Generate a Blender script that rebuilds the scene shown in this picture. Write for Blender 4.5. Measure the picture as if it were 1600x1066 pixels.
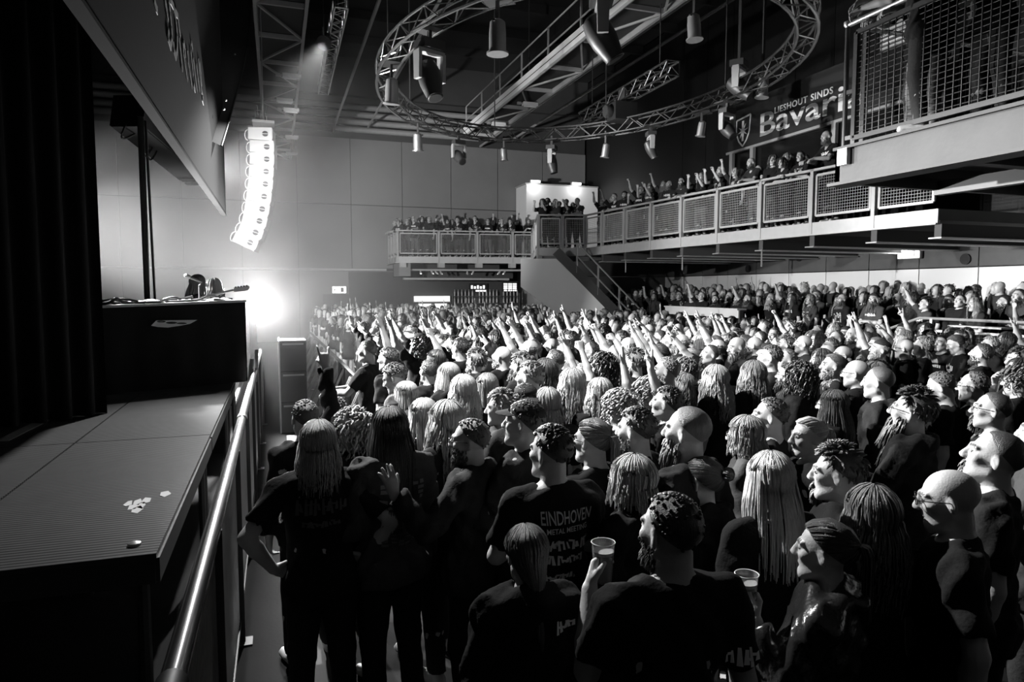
import bpy, bmesh, math, random, time
import numpy as np
from mathutils import Vector, Matrix, Euler
from mathutils.bvhtree import BVHTree

T0 = time.time()
for _o in list(bpy.data.objects):
    bpy.data.objects.remove(_o)
SC = bpy.context.scene
COL = SC.collection
RNG = random.Random(7)
NRNG = np.random.default_rng(11)

# ------------------------------------------------------------------ camera
F = 1600 * 24.0 / 36.0                 # focal length in pixels of the 1600 x 1066 frame
CAM = Vector((0.0, 0.0, 2.4))
YAW = math.radians(19.0)
PITCH = math.atan(80.0 / F)
FWD = Vector((math.sin(YAW) * math.cos(PITCH), math.cos(YAW) * math.cos(PITCH), -math.sin(PITCH)))
RIGHT = Vector((math.cos(YAW), -math.sin(YAW), 0.0))
UPV = RIGHT.cross(FWD)
cam_data = bpy.data.cameras.new('camera')
cam_data.lens = 24.0
cam_data.sensor_width = 36.0
cam_data.clip_start = 0.05
cam_data.clip_end = 200
cam = bpy.data.objects.new('camera', cam_data)
COL.objects.link(cam)
cam.matrix_world = Matrix(((RIGHT.x, UPV.x, -FWD.x, CAM.x), (RIGHT.y, UPV.y, -FWD.y, CAM.y),
                           (RIGHT.z, UPV.z, -FWD.z, CAM.z), (0, 0, 0, 1)))
SC.camera = cam

def ray(px, py):
    return FWD + RIGHT * ((px - 800) / F) - UPV * ((py - 533) / F)
def on_z(px, py, z):
    d = ray(px, py); return CAM + d * ((z - CAM.z) / d.z)
def on_x(px, py, x):
    d = ray(px, py); return CAM + d * ((x - CAM.x) / d.x)
def on_y(px, py, y):
    d = ray(px, py); return CAM + d * ((y - CAM.y) / d.y)
def at_depth(px, py, D):
    return CAM + ray(px, py) * D
def to_px(p):
    v = Vector(p) - CAM
    w = v.dot(FWD)
    return 800 + F * v.dot(RIGHT) / w, 533 - F * v.dot(UPV) / w, w

# ------------------------------------------------------------------ world, exposure
SC.view_settings.view_transform = 'Standard'
SC.view_settings.look = 'None'
SC.view_settings.gamma = 1.0
SC.view_settings.use_curve_mapping = False
SC.view_settings.exposure = 0.0
SC.cycles.use_denoising = True
SC.cycles.max_bounces = 5
SC.cycles.diffuse_bounces = 2
SC.cycles.glossy_bounces = 2
SC.cycles.transmission_bounces = 4
SC.cycles.transparent_max_bounces = 8
SC.cycles.volume_bounces = 0
SC.cycles.sample_clamp_indirect = 2.0
SC.cycles.volume_step_rate = 2.0
world = bpy.data.worlds.new('world')
SC.world = world
world.use_nodes = True
world.node_tree.nodes['Background'].inputs[0].default_value = (0.0, 0.0, 0.0, 1)
world.node_tree.nodes['Background'].inputs[1].default_value = 0.0

# ------------------------------------------------------------------ lights of the place, with added fill and wash lamps
def spot(name, loc, target, power, angle, blend, size):
    ld = bpy.data.lights.new(name, 'SPOT')
    ld.energy = power; ld.spot_size = math.radians(angle); ld.spot_blend = blend
    ld.shadow_soft_size = size
    o = bpy.data.objects.new(name, ld); COL.objects.link(o)
    o.location = loc
    d = Vector(target) - Vector(loc)
    o.rotation_euler = d.to_track_quat('-Z', 'Y').to_euler()
    return o
LAMPS = []     # (position, target) of the stage washes; the fixtures are built round them further down
def stage_wash(loc, target, power, angle, blend=0.6, size=0.12):
    spot('stage_wash_beam', loc, target, power, angle, blend, size)
    LAMPS.append((Vector(loc), Vector(target)))
stage_wash(on_y(398, 478, 12.7), (1.2, 4.0, 2.1), 4200, 150, .5, .10)
stage_wash((-1.12, 12.7, 4.5), (8.0, 14.0, 1.2), 3800, 150, .4, .08)  # unseen, hung behind the banner to light the crowd
stage_wash((-4.9, 12.8, 4.2), (7.0, 16.0, 1.6), 4000, 80, .6, .10)  # unseen, off to the side, lights the deeper crowd
stage_wash((-2.7, 10.3, 3.45), (5.5, 6.0, 1.6), 9000, 74, .45, .07)  # unseen behind the curtain, lights the near crowd from the side
stage_wash((-5.2, 14.2, 3.4), (8.0, 30.0, 5.0), 13000, 45, .6, .15)  # added out of view to brighten the far balcony
stage_wash((-5.4, 12.9, 3.3), (15.0, 12.5, 2.6), 11000, 42, .6, .10)  # added out of view to brighten the tier and back wall
stage_wash((-.3, 6.4, 5.4), (2.9, 4.9, 1.6), 3600, 86, .6, .05)  # added above the frame to light the nearest heads and shoulders
DECK_LAMP = (Vector((.95, 13.6, 7.0)), Vector((-1.0, 5.9, 1.2)))
spot('deck_lamp_beam', DECK_LAMP[0], DECK_LAMP[1], 6000, 26, .9, .08)  # added lamp that brightens the stage wing deck
spot('fill_lamp_beam', (1.5, -2.5, 7.4), (3.5, 5.5, 1.0), 18, 110, .8, .3)  # added weak fill from behind the camera
HAZE_D, HAZE_G = 0.026, 0.2
# ------------------------------------------------------------------ materials (all procedural; the photograph is black and white)
def mat(name, v=.5, rough=.6, metal=0.0, spec=.5, noise=0.0, nscale=8.0, bump=0.0, bscale=40.0, objcol=False, emit=None, estr=0.0, stretch=None, sheen=0.0, alpha=None, trans=0.0):
    m = bpy.data.materials.new(name); m.use_nodes = True
    nt = m.node_tree; b = nt.nodes['Principled BSDF']
    b.inputs['Base Color'].default_value = (v, v, v, 1)
    b.inputs['Roughness'].default_value = rough; b.inputs['Metallic'].default_value = metal
    b.inputs['Specular IOR Level'].default_value = spec
    if sheen: b.inputs['Sheen Weight'].default_value = sheen
    if trans: b.inputs['Transmission Weight'].default_value = trans
    src = None
    if objcol:
        oi = nt.nodes.new('ShaderNodeObjectInfo'); src = oi.outputs['Color']
        nt.links.new(src, b.inputs['Base Color'])
    tc = None
    def coords():
        nonlocal tc
        if tc is None:
            t = nt.nodes.new('ShaderNodeTexCoord'); mp = nt.nodes.new('ShaderNodeMapping')
            mp.inputs['Scale'].default_value = stretch or (1, 1, 1)
            nt.links.new(t.outputs['Object'], mp.inputs['Vector']); tc = mp.outputs['Vector']
        return tc
    if noise:
        n = nt.nodes.new('ShaderNodeTexNoise'); n.inputs['Scale'].default_value = nscale; n.inputs['Detail'].default_value = 4
        nt.links.new(coords(), n.inputs['Vector'])
        mr = nt.nodes.new('ShaderNodeMapRange'); mr.inputs['To Min'].default_value = 1 - noise; mr.inputs['To Max'].default_value = 1 + noise
        nt.links.new(n.outputs['Fac'], mr.inputs['Value'])
        mx = nt.nodes.new('ShaderNodeMix'); mx.data_type = 'RGBA'; mx.blend_type = 'MULTIPLY'; mx.inputs['Factor'].default_value = 1
        if src is not None: nt.links.new(src, mx.inputs['A'])
        else: mx.inputs['A'].default_value = (v, v, v, 1)
        nt.links.new(mr.outputs['Result'], mx.inputs['B']); nt.links.new(mx.outputs['Result'], b.inputs['Base Color'])
    if bump:
        n = nt.nodes.new('ShaderNodeTexNoise'); n.inputs['Scale'].default_value = bscale; n.inputs['Detail'].default_value = 3
        nt.links.new(coords(), n.inputs['Vector'])
        bp = nt.nodes.new('ShaderNodeBump'); bp.inputs['Strength'].default_value = bump; bp.inputs['Distance'].default_value = .01
        nt.links.new(n.outputs['Fac'], bp.inputs['Height']); nt.links.new(bp.outputs['Normal'], b.inputs['Normal'])
    if emit is not None:
        b.inputs['Emission Color'].default_value = (emit, emit, emit, 1); b.inputs['Emission Strength'].default_value = estr
    if alpha is not None: b.inputs['Alpha'].default_value = alpha
    return m
PM = {'skin': mat('skin', .40, .48, spec=.45, noise=.12, nscale=22, bump=.12, bscale=120),
      'eye': mat('eye_dark', .05, .15), 'brow': mat('eyebrow', .06, .7), 'lip': mat('lips', .20, .4),
      'cloth': mat('cotton_cloth', .02, .9, spec=.12, objcol=True, noise=.25, nscale=30, bump=.3, bscale=60),
      'hair': mat('hair_strands', .1, .42, spec=.6, objcol=True, noise=.45, nscale=18, stretch=(6, 6, .6), bump=.5, bscale=60),
      'plastic': mat('black_plastic', .02, .25)}
# ------------------------------------------------------------------ mesh helpers
class MB:
    def __init__(s): s.V = []; s.Fc = []
    def quadbox(s, P):
        b = len(s.V); s.V += [tuple(p) for p in P]
        s.Fc += [tuple(b + i for i in f) for f in ((0, 3, 2, 1), (4, 5, 6, 7), (0, 1, 5, 4), (1, 2, 6, 5), (2, 3, 7, 6), (3, 0, 4, 7))]
        return s
    def box(s, x0, x1, y0, y1, z0, z1):
        return s.quadbox([(x0, y0, z0), (x1, y0, z0), (x1, y1, z0), (x0, y1, z0), (x0, y0, z1), (x1, y0, z1), (x1, y1, z1), (x0, y1, z1)])
    def beam(s, a, b, w, h, up=(0, 0, 1)):
        """a rectangular bar from a to b, w wide, h along up"""
        a = Vector(a); b = Vector(b); d = (b - a).normalized(); up = Vector(up)
        if abs(d.dot(up)) > .98: up = Vector((0, 1, 0))
        x = d.cross(up).normalized() * (w / 2); u = x.cross(d).normalized() * (h / 2)
        return s.quadbox([a - x - u, a + x - u, b + x - u, b - x - u, a - x + u, a + x + u, b + x + u, b - x + u])
    def tube(s, pts, r, n=8, caps=True):
        pts = [Vector(p) for p in pts]; b = len(s.V); m = len(pts)
        for i, p in enumerate(pts):
            d = (pts[min(i + 1, m - 1)] - pts[max(i - 1, 0)]).normalized()
            ref = Vector((0, 0, 1)) if abs(d.z) < .9 else Vector((1, 0, 0))
            x = d.cross(ref).normalized(); y = d.cross(x)
            rr = r[i] if isinstance(r, (list, tuple)) else r
            for k in range(n):
                t = 2 * math.pi * k / n; s.V.append(tuple(p + (x * math.cos(t) + y * math.sin(t)) * rr))
        for i in range(m - 1):
            for k in range(n):
                k2 = (k + 1) % n; s.Fc.append((b + i * n + k, b + (i + 1) * n + k, b + (i + 1) * n + k2, b + i * n + k2))
        if caps:
            s.Fc.append(tuple(b + k for k in range(n))); s.Fc.append(tuple(b + (m - 1) * n + k for k in reversed(range(n))))
        return s
    def lathe(s, prof, n=16, M=None):
        b = len(s.V)
        for r, z in prof:
            for k in range(n):
                t = 2 * math.pi * k / n; p = Vector((r * math.cos(t), r * math.sin(t), z)); s.V.append(tuple(M @ p if M else p))
        for i in range(len(prof) - 1):
            for k in range(n):
                k2 = (k + 1) % n; s.Fc.append((b + i * n + k, b + i * n + k2, b + (i + 1) * n + k2, b + (i + 1) * n + k))
        s.Fc.append(tuple(b + k for k in reversed(range(n)))); s.Fc.append(tuple(b + (len(prof) - 1) * n + k for k in range(n)))
        return s
    def prism(s, poly, vec):
        """a flat outline (3-D points) pushed along vec"""
        b = len(s.V); n = len(poly); vec = Vector(vec)
        s.V += [tuple(Vector(p)) for p in poly] + [tuple(Vector(p) + vec) for p in poly]
        s.Fc += [tuple(b + i for i in range(n)), tuple(b + n + i for i in reversed(range(n)))]
        s.Fc += [(b + i, b + n + i, b + n + (i + 1) % n, b + (i + 1) % n) for i in range(n)]
        return s
    def grid(s, fn, nu, nv):
        b = len(s.V)
        for i in range(nu + 1):
            for j in range(nv + 1): s.V.append(tuple(fn(i / nu, j / nv)))
        for i in range(nu):
            for j in range(nv): s.Fc.append((b + i * (nv + 1) + j, b + (i + 1) * (nv + 1) + j, b + (i + 1) * (nv + 1) + j + 1, b + i * (nv + 1) + j + 1))
        return s
    def mesh(s, name, m, smooth=False):
        me = bpy.data.meshes.new(name); me.from_pydata(s.V, [], s.Fc)
        bm = bmesh.new(); bm.from_mesh(me); bmesh.ops.recalc_face_normals(bm, faces=bm.faces); bm.to_mesh(me); bm.free()
        if smooth:
            me.polygons.foreach_set('use_smooth', [True] * len(me.polygons))
            try: me.set_sharp_from_angle(angle=math.radians(40))
            except Exception: pass
        me.materials.append(m); return me
    def build(s, name, m, parent=None, smooth=False):
        o = bpy.data.objects.new(name, s.mesh(name, m, smooth)); COL.objects.link(o)
        if parent is not None: o.parent = parent
        return o
def tag(o, label, cat, group=None):
    o['label'] = label; o['category'] = cat
    if group: o['group'] = group
    return o
def thing(name, label, cat, loc=(0, 0, 0), rz=0.0, group=None):
    o = bpy.data.objects.new(name, None); COL.objects.link(o); o.empty_display_size = .1
    o.location = loc; o.rotation_euler = (0, 0, rz); return tag(o, label, cat, group)
def struct(o, label=None):
    o['kind'] = 'structure'
    if label: o['label'] = label
    return o
def sroot(name, label=None):
    o = bpy.data.objects.new(name, None); COL.objects.link(o); o.empty_display_size = .1
    return struct(o, label)
def link(me, name, parent=None, loc=None, M=None):
    o = bpy.data.objects.new(name, me); COL.objects.link(o)
    if parent is not None: o.parent = parent
    if M is not None: o.matrix_basis = M
    elif loc is not None: o.location = loc
    return o
def stuff(o): o['kind'] = 'stuff'; return o

M_FLOOR = mat('floor_black', .010, .9, spec=.1, noise=.35, nscale=3, bump=.1)
M_WALL = mat('wall_grey', .20, .8, noise=.10, nscale=1.2)
M_WALLD = mat('wall_dark', .05, .85, noise=.2, nscale=1.5)
M_CONC = mat('wall_concrete', .09, .8, noise=.25, nscale=2.5, bump=.1)
M_WHITE = mat('wall_white', .78, .7, noise=.06, nscale=1.0)
M_BLACK = mat('black_paint', .012, .6)
M_MATTE = mat('matte_black', .008, .95, spec=.05)
M_DRAPE = mat('black_velvet', .010, .95, spec=.1, sheen=.1, noise=.3, nscale=6)
M_CEIL = mat('ceiling_dark', .03, .9, noise=.2, nscale=.8)
M_STEEL = mat('galvanised_steel', .55, .38, metal=.75, noise=.18, nscale=9)
M_ALU = mat('truss_aluminium', .62, .24, metal=1.0)
M_DKST = mat('dark_steel', .06, .45, metal=.3)
M_GREYP = mat('grey_painted_steel', .40, .5, metal=.15, noise=.12, nscale=5)
M_DECK = mat('stage_deck_ply', .05, .45, noise=.35, nscale=14, bump=.05)
M_PAPER = mat('paper_white', .8, .8)
M_WHITEP = mat('white_speaker_paint', .45, .5)
M_GLOW = mat('lamp_lens', .9, .3, emit=1.0, estr=60.0)
M_EXIT = mat('exit_sign_panel', .9, .4, emit=1.0, estr=2.2)
M_TUBE = mat('fluorescent_casing', .85, .4)
M_SCRW = mat('screen_print_white', .9, .4, emit=1.0, estr=1.2)
M_BAR = mat('bar_dark_wood', .07, .4, noise=.3, nscale=6)
M_GLASSB = mat('bottle_glass', .35, .1, spec=.8)
M_PRINTW = mat('white_print', .85, .7)
M_PRINTG = mat('grey_print', .36, .7)
M_RUST = mat('weathered_steel', .032, .6, metal=.2, noise=.35, nscale=4, bump=.15, bscale=20)
M_RAILT = mat('polished_tube', .55, .22, metal=.95, noise=.1, nscale=4)
M_WOOD = mat('pale_ledge', .5, .6, noise=.15, nscale=3)

# ------------------------------------------------------------------ shell of the hall
HX0, HX1, HY0, HY1, HZ = -11.0, 15.4, -4.0, 33.0, 13.0
f = MB().box(HX0, HX1, HY0, HY1, -.2, 0).build('floor', M_FLOOR); struct(f, 'dark hall floor under the crowd')
c = sroot('ceiling', 'dark high ceiling with purlins')
MB().box(HX0, HX1, HY0, HY1, HZ, HZ + .2).build('ceiling_slab', M_CEIL, c)
for i in range(13):
    y = HY0 + 1.5 + i * 2.7
    MB().beam((HX0, y, HZ - .18), (HX1, y, HZ - .18), .12, .34).build('purlin', M_CEIL, c)
for x in (-4.5, 2.5, 10.5):
    MB().beam((x, HY0, HZ - .55), (x, HY1, HZ - .55), .25, .5).build('roof_beam', M_CEIL, c)
wf = sroot('wall_far', 'grey panelled far side wall behind the haze')
MB().box(HX0, HX1, HY1 + .06, HY1 + .3, 0, HZ).build('wall_core', M_WALLD, wf)
px_ = HX0
for i in range(11):                                        # tall cladding panels with recessed joints
    w = 2.4
    for z0, z1 in ((.02, 3.28), (3.42, 6.35), (6.39, 9.4)):
        MB().box(px_ + .015, px_ + w - .015, HY1 - .02 - .02 * (i % 3 == 1), HY1 + .08, z0, z1).build('wall_panel', M_WALL, wf)
    px_ += w
MB().box(HX0, 5.0, HY1 - .10, HY1 + .05, 3.30, 3.40).build('wall_ledge', M_GREYP, wf)
for k in range(4):                                          # ducts running below the roof on the far wall
    MB().tube([(HX0, HY1 - .35, 9.75 + .34 * k), (9.5, HY1 - .35, 9.75 + .34 * k)], .13, 10).build('wall_duct', M_GREYP, wf, True)
MB().box(HX0, HX1, HY1 - .25, HY1 + .05, 11.3, HZ).build('wall_head', M_WALLD, wf)
wl = MB().box(HX0 - .2, HX0, HY0, HY1, 0, HZ).build('wall_stage', M_WALLD); struct(wl, 'dark rear wall of the stage')
wn = MB().box(HX0, HX1, HY0 - .2, HY0, 0, HZ).build('wall_near', M_WALLD); struct(wn, 'dark side wall behind the photographer')
wr = sroot('wall_right', 'back wall of the hall with white lower band and dark concrete panels')
MB().box(HX1 + .06, HX1 + .3, HY0, HY1, 0, HZ).build('wall_core', M_BLACK, wr)
yy = HY0
while yy < 25.0:
    w = 1.55
    MB().box(HX1 - .02, HX1 + .08, yy + .012, yy + w - .012, 0, 2.92).build('white_panel', M_WHITE, wr)
    MB().box(HX1 - .03, HX1 + .08, yy + .012, yy + w - .012, 2.95, 3.62).build('concrete_panel', M_CONC, wr)
    MB().box(HX1 - .0, HX1 + .08, yy + .012, yy + w - .012, 3.64, HZ).build('black_panel', M_BLACK, wr)
    yy += w
for px, py in ((1108, 413), (1170, 420), (1250, 402), (1510, 405)):   # round speakers / vents on the concrete band
    p = on_x(px, py, HX1 - .03); MB().lathe([(.11, 0), (.13, .02), (.13, .05)], 14, Matrix.Translation(p) @ Matrix.Rotation(-math.pi / 2, 4, 'Y')).build('wall_vent', M_BLACK, wr, True)
wc = sroot('wall_cross', 'dark return wall beside the staircase')
MB().box(10.9, HX1, 25.0, 25.2, 0, 2.92).build('white_panel', M_CONC, wc); MB().box(10.9, HX1, 25.0, 25.2, 2.95, 3.62).build('concrete_panel', M_WALLD, wc)

# ------------------------------------------------------------------ stage wing, decks and near guard rail
DZ = 1.2
MSZ = .78                                                    # main stage level behind the box
EX = -0.54                                                  # edge of the wing deck on the hall side
Y0 = on_z(225, 868, DZ).y; Y1 = on_z(300, 681, DZ).y; dY = Y1 - Y0
XS = on_z(165, 656, DZ).x
def deck(x0, x1, y0, y1, label):
    t = thing('stage_deck', label, 'stage deck', ((x0 + x1) / 2, (y0 + y1) / 2, 0), 0, 'deck platforms of the stage wing')
    hx, hy = (x1 - x0) / 2 - .008, (y1 - y0) / 2 - .008
    MB().box(-hx, hx, -hy, hy, DZ - .025, DZ).build('deck_board', M_DECKR, t)
    fr = MB()
    for a, b in (((-hx, -hy), (hx, -hy)), ((hx, -hy), (hx, hy)), ((hx, hy), (-hx, hy)), ((-hx, hy), (-hx, -hy))):
        fr.beam((a[0] * .985, a[1] * .985, DZ - .085), (b[0] * .985, b[1] * .985, DZ - .085), .035, .115)
    fr.build('deck_frame', M_DKST, t)
    for sx in (-1, 1):
        for sy in (-1, 1): MB().tube([(sx * (hx - .07), sy * (hy - .07), 0), (sx * (hx - .07), sy * (hy - .07), DZ - .14)], .028, 8).build('leg', M_DKST, t, True)
    return t
def ribbed(name, v, rough):
    m = mat(name, v, rough, noise=.3, nscale=9, spec=.5); nt = m.node_tree; b = nt.nodes['Principled BSDF']
    t = nt.nodes.new('ShaderNodeTexCoord'); w = nt.nodes.new('ShaderNodeTexWave'); w.wave_type = 'BANDS'; w.bands_direction = 'Y'
    w.inputs['Scale'].default_value = 9; w.inputs['Distortion'].default_value = .6; w.inputs['Detail'].default_value = 1
    nt.links.new(t.outputs['Object'], w.inputs['Vector'])
    bp = nt.nodes.new('ShaderNodeBump'); bp.inputs['Strength'].default_value = .35; bp.inputs['Distance'].default_value = .01
    nt.links.new(w.outputs['Fac'], bp.inputs['Height']); nt.links.new(bp.outputs['Normal'], b.inputs['Normal'])
    return m
M_DECKR = ribbed('ribbed_deck_board', .055, .38)
BXY = 9.35                                                   # where the draped box stands
for i in range(4):
    a, b = Y0 + i * dY, min(Y0 + (i + 1) * dY, BXY + 1.2)
    if b - a < .3: break
    deck(XS, EX, a, b, ['ribbed black stage deck with white tape marks beside the guard rail', 'ribbed black stage deck between the taped deck and the draped box',
                        'ribbed black stage deck at the foot of the draped box', 'ribbed black stage deck under the draped box'][i])
    deck(XS - 1.9, XS, a, b, ['unlit black deck at the near end below the curtain', 'black deck with a pale strip below the curtain', 'black deck behind the pale strip beside the curtain', 'black deck behind the curtain foot'][i])
for q, (px, py) in enumerate([(200, 788), (208, 793), (214, 785), (222, 790), (228, 783), (215, 797), (258, 772)]):   # torn tape marks
    p = on_z(px, py, DZ); a = RNG.uniform(0, 3)
    o = MB().prism([(p.x + .03 * math.cos(a + k) * RNG.uniform(.5, 1.2), p.y + .075 * math.sin(a + k) * RNG.uniform(.6, 1.2), DZ + .0005) for k in (0, 1.3, 2.4, 3.6, 4.9)], (0, 0, .0015)).build('tape_scrap', M_PAPER)
    tag(o, 'torn white tape scrap stuck on the ribbed stage deck', 'tape', 'tape scraps on the stage deck')
p = on_z(210, 852, DZ); o = MB().lathe([(.03, 0), (.028, .012), (.012, .018)], 12, Matrix.Translation(p)).build('deck_bolt', M_STEEL, None, True); tag(o, 'round steel bolt cap at the corner of the stage deck', 'bolt')
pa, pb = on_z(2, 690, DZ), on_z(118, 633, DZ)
o = MB().prism([pa + Vector((-.05, 0, .001)), pa + Vector((.05, 0, .001)), pb + Vector((.05, 0, .001)), pb + Vector((-.05, 0, .001))], (0, 0, .004)).build('floor_strip', mat('grey_strip', .3, .6)); tag(o, 'long pale strip along the deck beside the curtain', 'tape')  # pale strip built for a light-reflecting band on the deck
ms = sroot('floor_stage', 'black main stage floor behind the draped box')
MB().box(-10.5, -.6, BXY + 1.25, 19.5, MSZ - .06, MSZ).build('stage_top', M_DECK, ms); MB().box(-10.4, -.7, BXY + 1.4, 19.4, 0, MSZ - .08).build('stage_skirt', M_DRAPE, ms)

RX = -.29                                                     # guard rail between the wing and the crowd
RZ = 1.35
gr = thing('guard_rail', 'long steel guard rail with bar infill beside the stage deck', 'railing', (RX, 1.2, 0))
ry0, ry1 = 0.35, 11.6
def yrel(y): return y - 1.2
MB().tube([(0, ry0, RZ), (0, ry1, RZ), (0, ry1 + .05, RZ - .03), (0, ry1 + .07, RZ - .1)], .035, 14).build('top_tube', M_RAILT, gr, True)
for px, py in ((378, 650), (407, 572), (262, 1030)):
    y = yrel(on_x(px, py, RX).y); MB().tube([(0, y - .05, RZ), (0, y + .05, RZ)], .042, 14).build('sleeve', M_DKST, gr, True)
for k in range(8):
    y = ry0 + .1 + k * (ry1 - ry0 - .1) / 7
    MB().beam((.012, y, 0), (.012, y, RZ - .02), .045, .02).build('post', M_DKST, gr)
    MB().box(-.06, .08, y - .06, y + .06, 0, .012).build('foot_plate', M_DKST, gr)
for z in (RZ - .09, .16): MB().beam((0, ry0, z), (0, ry1, z), .025, .03).build('frame_bar', M_DKST, gr)
bars = MB(); y = ry0 + .03
while y < ry1: bars.tube([(0, y, .16), (0, y, RZ - .09)], .0045, 5); y += .045
stuff(bars.build('infill_bars', M_STEEL, gr))
# plank edging / cable duct along the aisle floor
o = MB().box(.10, .34, 1.0, 11.5, .002, .05).build('cable_ramp', M_WALLD); tag(o, 'low dark cable ramp along the aisle beside the guard rail', 'cable ramp')
o = MB().box(.352, .372, 1.0, 11.5, .002, .06).build('edge_strip', M_STEEL); tag(o, 'thin metal edge strip along the aisle floor', 'strip')

# ------------------------------------------------------------------ draped box (monitor position) with cables, paper and towels
A = on_z(385, 597, DZ); Rr = Vector((A.x, A.y, 0)); Lr = Vector((-2.35, 8.55, 0))
dl = (Lr - Rr); dn = Vector((-dl.y, dl.x, 0)).normalized()
if dn.y < 0: dn = -dn
BT = 2.27
bx = thing('draped_box', 'tall black cloth-covered box on the stage wing deck', 'box', (0, 0, 0))
core = MB().quadbox([Rr + Vector((0, 0, DZ)) + dn * .04, Lr + Vector((0, 0, DZ)) + dn * .04, Lr + dn * 1.0 + Vector((0, 0, DZ)), Rr + dn * 1.0 + Vector((0, 0, DZ)),
                     Rr + Vector((0, 0, BT - .03)) + dn * .04, Lr + Vector((0, 0, BT - .09)) + dn * .04, Lr + dn * 1.0 + Vector((0, 0, BT - .09)), Rr + dn * 1.0 + Vector((0, 0, BT - .03))])
core.build('case', M_BLACK, bx)
MB().grid(lambda u, v: Rr + dl * u + dn * (-.012 * math.sin(u * 38) * (1 - v) - .01 * math.sin(u * 17 + 1)) + Vector((0, 0, DZ + .01 + (BT - .03 - .06 * u - DZ) * v)), 90, 8).build('cloth_front', M_DRAPE, bx, True)
MB().grid(lambda u, v: Rr + dn * (u * 1.0) + Vector((.014 + .012 * math.sin(u * 16) * (1 - v), 0, DZ + .01 + (BT - DZ - .03) * v)), 24, 8).build('cloth_side', M_DRAPE, bx, True)
MB().quadbox([Rr + Vector((0.02, 0, BT - .03)) - dn * .02, Lr + Vector((0, 0, BT - .09)) - dn * .02, Lr + dn * 1.02 + Vector((0, 0, BT - .09)), Rr + dn * 1.02 + Vector((0.02, 0, BT - .03)),
              Rr + Vector((0.02, 0, BT)) - dn * .02, Lr + Vector((0, 0, BT - .06)) - dn * .02, Lr + dn * 1.02 + Vector((0, 0, BT - .06)), Rr + dn * 1.02 + Vector((0.02, 0, BT))]).build('top_board', M_GREYP, bx)
def face(u, z, off=-.02): return Rr + dl * u + dn * off + Vector((0, 0, z))
def face_px(px, py, off=-.02):
    d = ray(px, py); n = dn; t = (Rr + dn * off - Vector((CAM.x, CAM.y, 0))).dot(n) / Vector((d.x, d.y, 0)).dot(n); return CAM + d * t
pts = [(236, 509), (244, 501), (308, 500), (297, 506), (282, 509), (262, 512), (246, 511)]
sg = MB().prism([face_px(x, y, -.05) for x, y in pts], dn * -.006).build('paper_sign', M_PAPER); tag(sg, 'white cut-out paper sign with dark blots taped to the black cloth', 'sign')
for cx, cy, w, h in ((252, 502.6, 7, 1.6), (268, 504.5, 9, 1.8), (284, 505.4, 8, 1.4)):
    MB().prism([face_px(cx + w * math.cos(t), cy + h * math.sin(t), -.058) for t in np.linspace(0, 6.28, 12, endpoint=False)], dn * -.002).build('dark_blot', M_BLACK, sg)
def top_pt(u, v): return Rr + dl * u + dn * v + Vector((0, 0, BT - .06 * u))
for q, (u0, u1, v0, r) in enumerate([(.05, .55, .1, .014), (.25, .95, .2, .018), (.4, .85, .05, .015), (.6, 1.0, .12, .013), (.1, .4, .3, .012), (.55, .78, .02, .02)]):
    pts = [top_pt(u0 + (u1 - u0) * t, v0 + .08 * math.sin(t * 9 + q)) + Vector((0, 0, r + .05 * max(0, math.sin(t * 7 + q * 2)) ** 2)) for t in np.linspace(0, 1, 22)]
    o = MB().tube(pts, r, 7).build('black_cable', M_BLACK, None, True); tag(o, 'thick black cable looping over the top of the draped box', 'cable', 'cables on the draped box')
for q, (u, v, w, d, h) in enumerate([(.12, .1, .3, .2, .04), (.3, .25, .28, .2, .03), (.5, .15, .34, .22, .05), (.68, .3, .2, .2, .06), (.86, .2, .35, .2, .035)]):
    p = top_pt(u, v); a = math.atan2(dl.y, dl.x) + .3 * math.sin(q * 3)
    t = MB().grid(lambda i, j: (w * (i - .5), d * (j - .5), h * (.6 + .4 * math.sin(i * 6 + q) * math.sin(j * 5 + q)) * min(1, 8 * i, 8 * (1 - i), 8 * j, 8 * (1 - j))), 14, 10)
    o = t.build('folded_towel', mat('towel_cotton', .6, .9, noise=.2, nscale=20), None, True); o.location = p; o.rotation_euler.z = a
    tag(o, 'pale crumpled towel lying on top of the draped box', 'towel', 'towels on the draped box')
# microphone on a short stand, guitar head, side posts
mp = top_pt(.18, .45)
ms_ = thing('microphone_stand', 'short boom stand with microphone beside the guitar neck on the draped box', 'microphone', mp)
MB().lathe([(.09, 0), (.09, .02), (.02, .03)], 16).build('stand_base', M_BLACK, ms_, True); MB().tube([(0, 0, .02), (0, 0, .20), (.03, .03, .24)], .01, 8).build('stand_tube', M_DKST, ms_, True)
m_ = MB().tube([(.03, .03, .24), (-.10, -.02, .30)], [.012, .02], 10).build('microphone', M_DKST, ms_, True); MB().tube([(-.10, -.02, .30), (-.115, -.025, .307), (-.15, -.04, .325), (-.165, -.045, .33)], [.022, .028, .027, .012], 10).build('grille', M_STEEL, m_, True)
gh = thing('guitar', 'pale guitar neck with round tuners poking over the draped box', 'guitar', top_pt(.02, .35))
na, nb = Vector((-.35, .05, .03)), Vector((.06, -.02, .13))
MB().beam(na, nb, .05, .025).build('neck', M_BAR, gh); hd = MB().prism([nb + Vector((x, 0, z)) for x, z in ((0, -.03), (.17, -.01), (.2, .035), (.17, .06), (0, .035))], (0, .03, 0)).build('headstock', M_PAPER, gh)
for k in range(5): MB().tube([nb + Vector((.02 + .035 * k, -.012, .035 + .005 * k)), nb + Vector((.02 + .035 * k, .0, .035 + .005 * k))], .011, 8).build('tuner', M_BLACK, hd, True)
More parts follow.
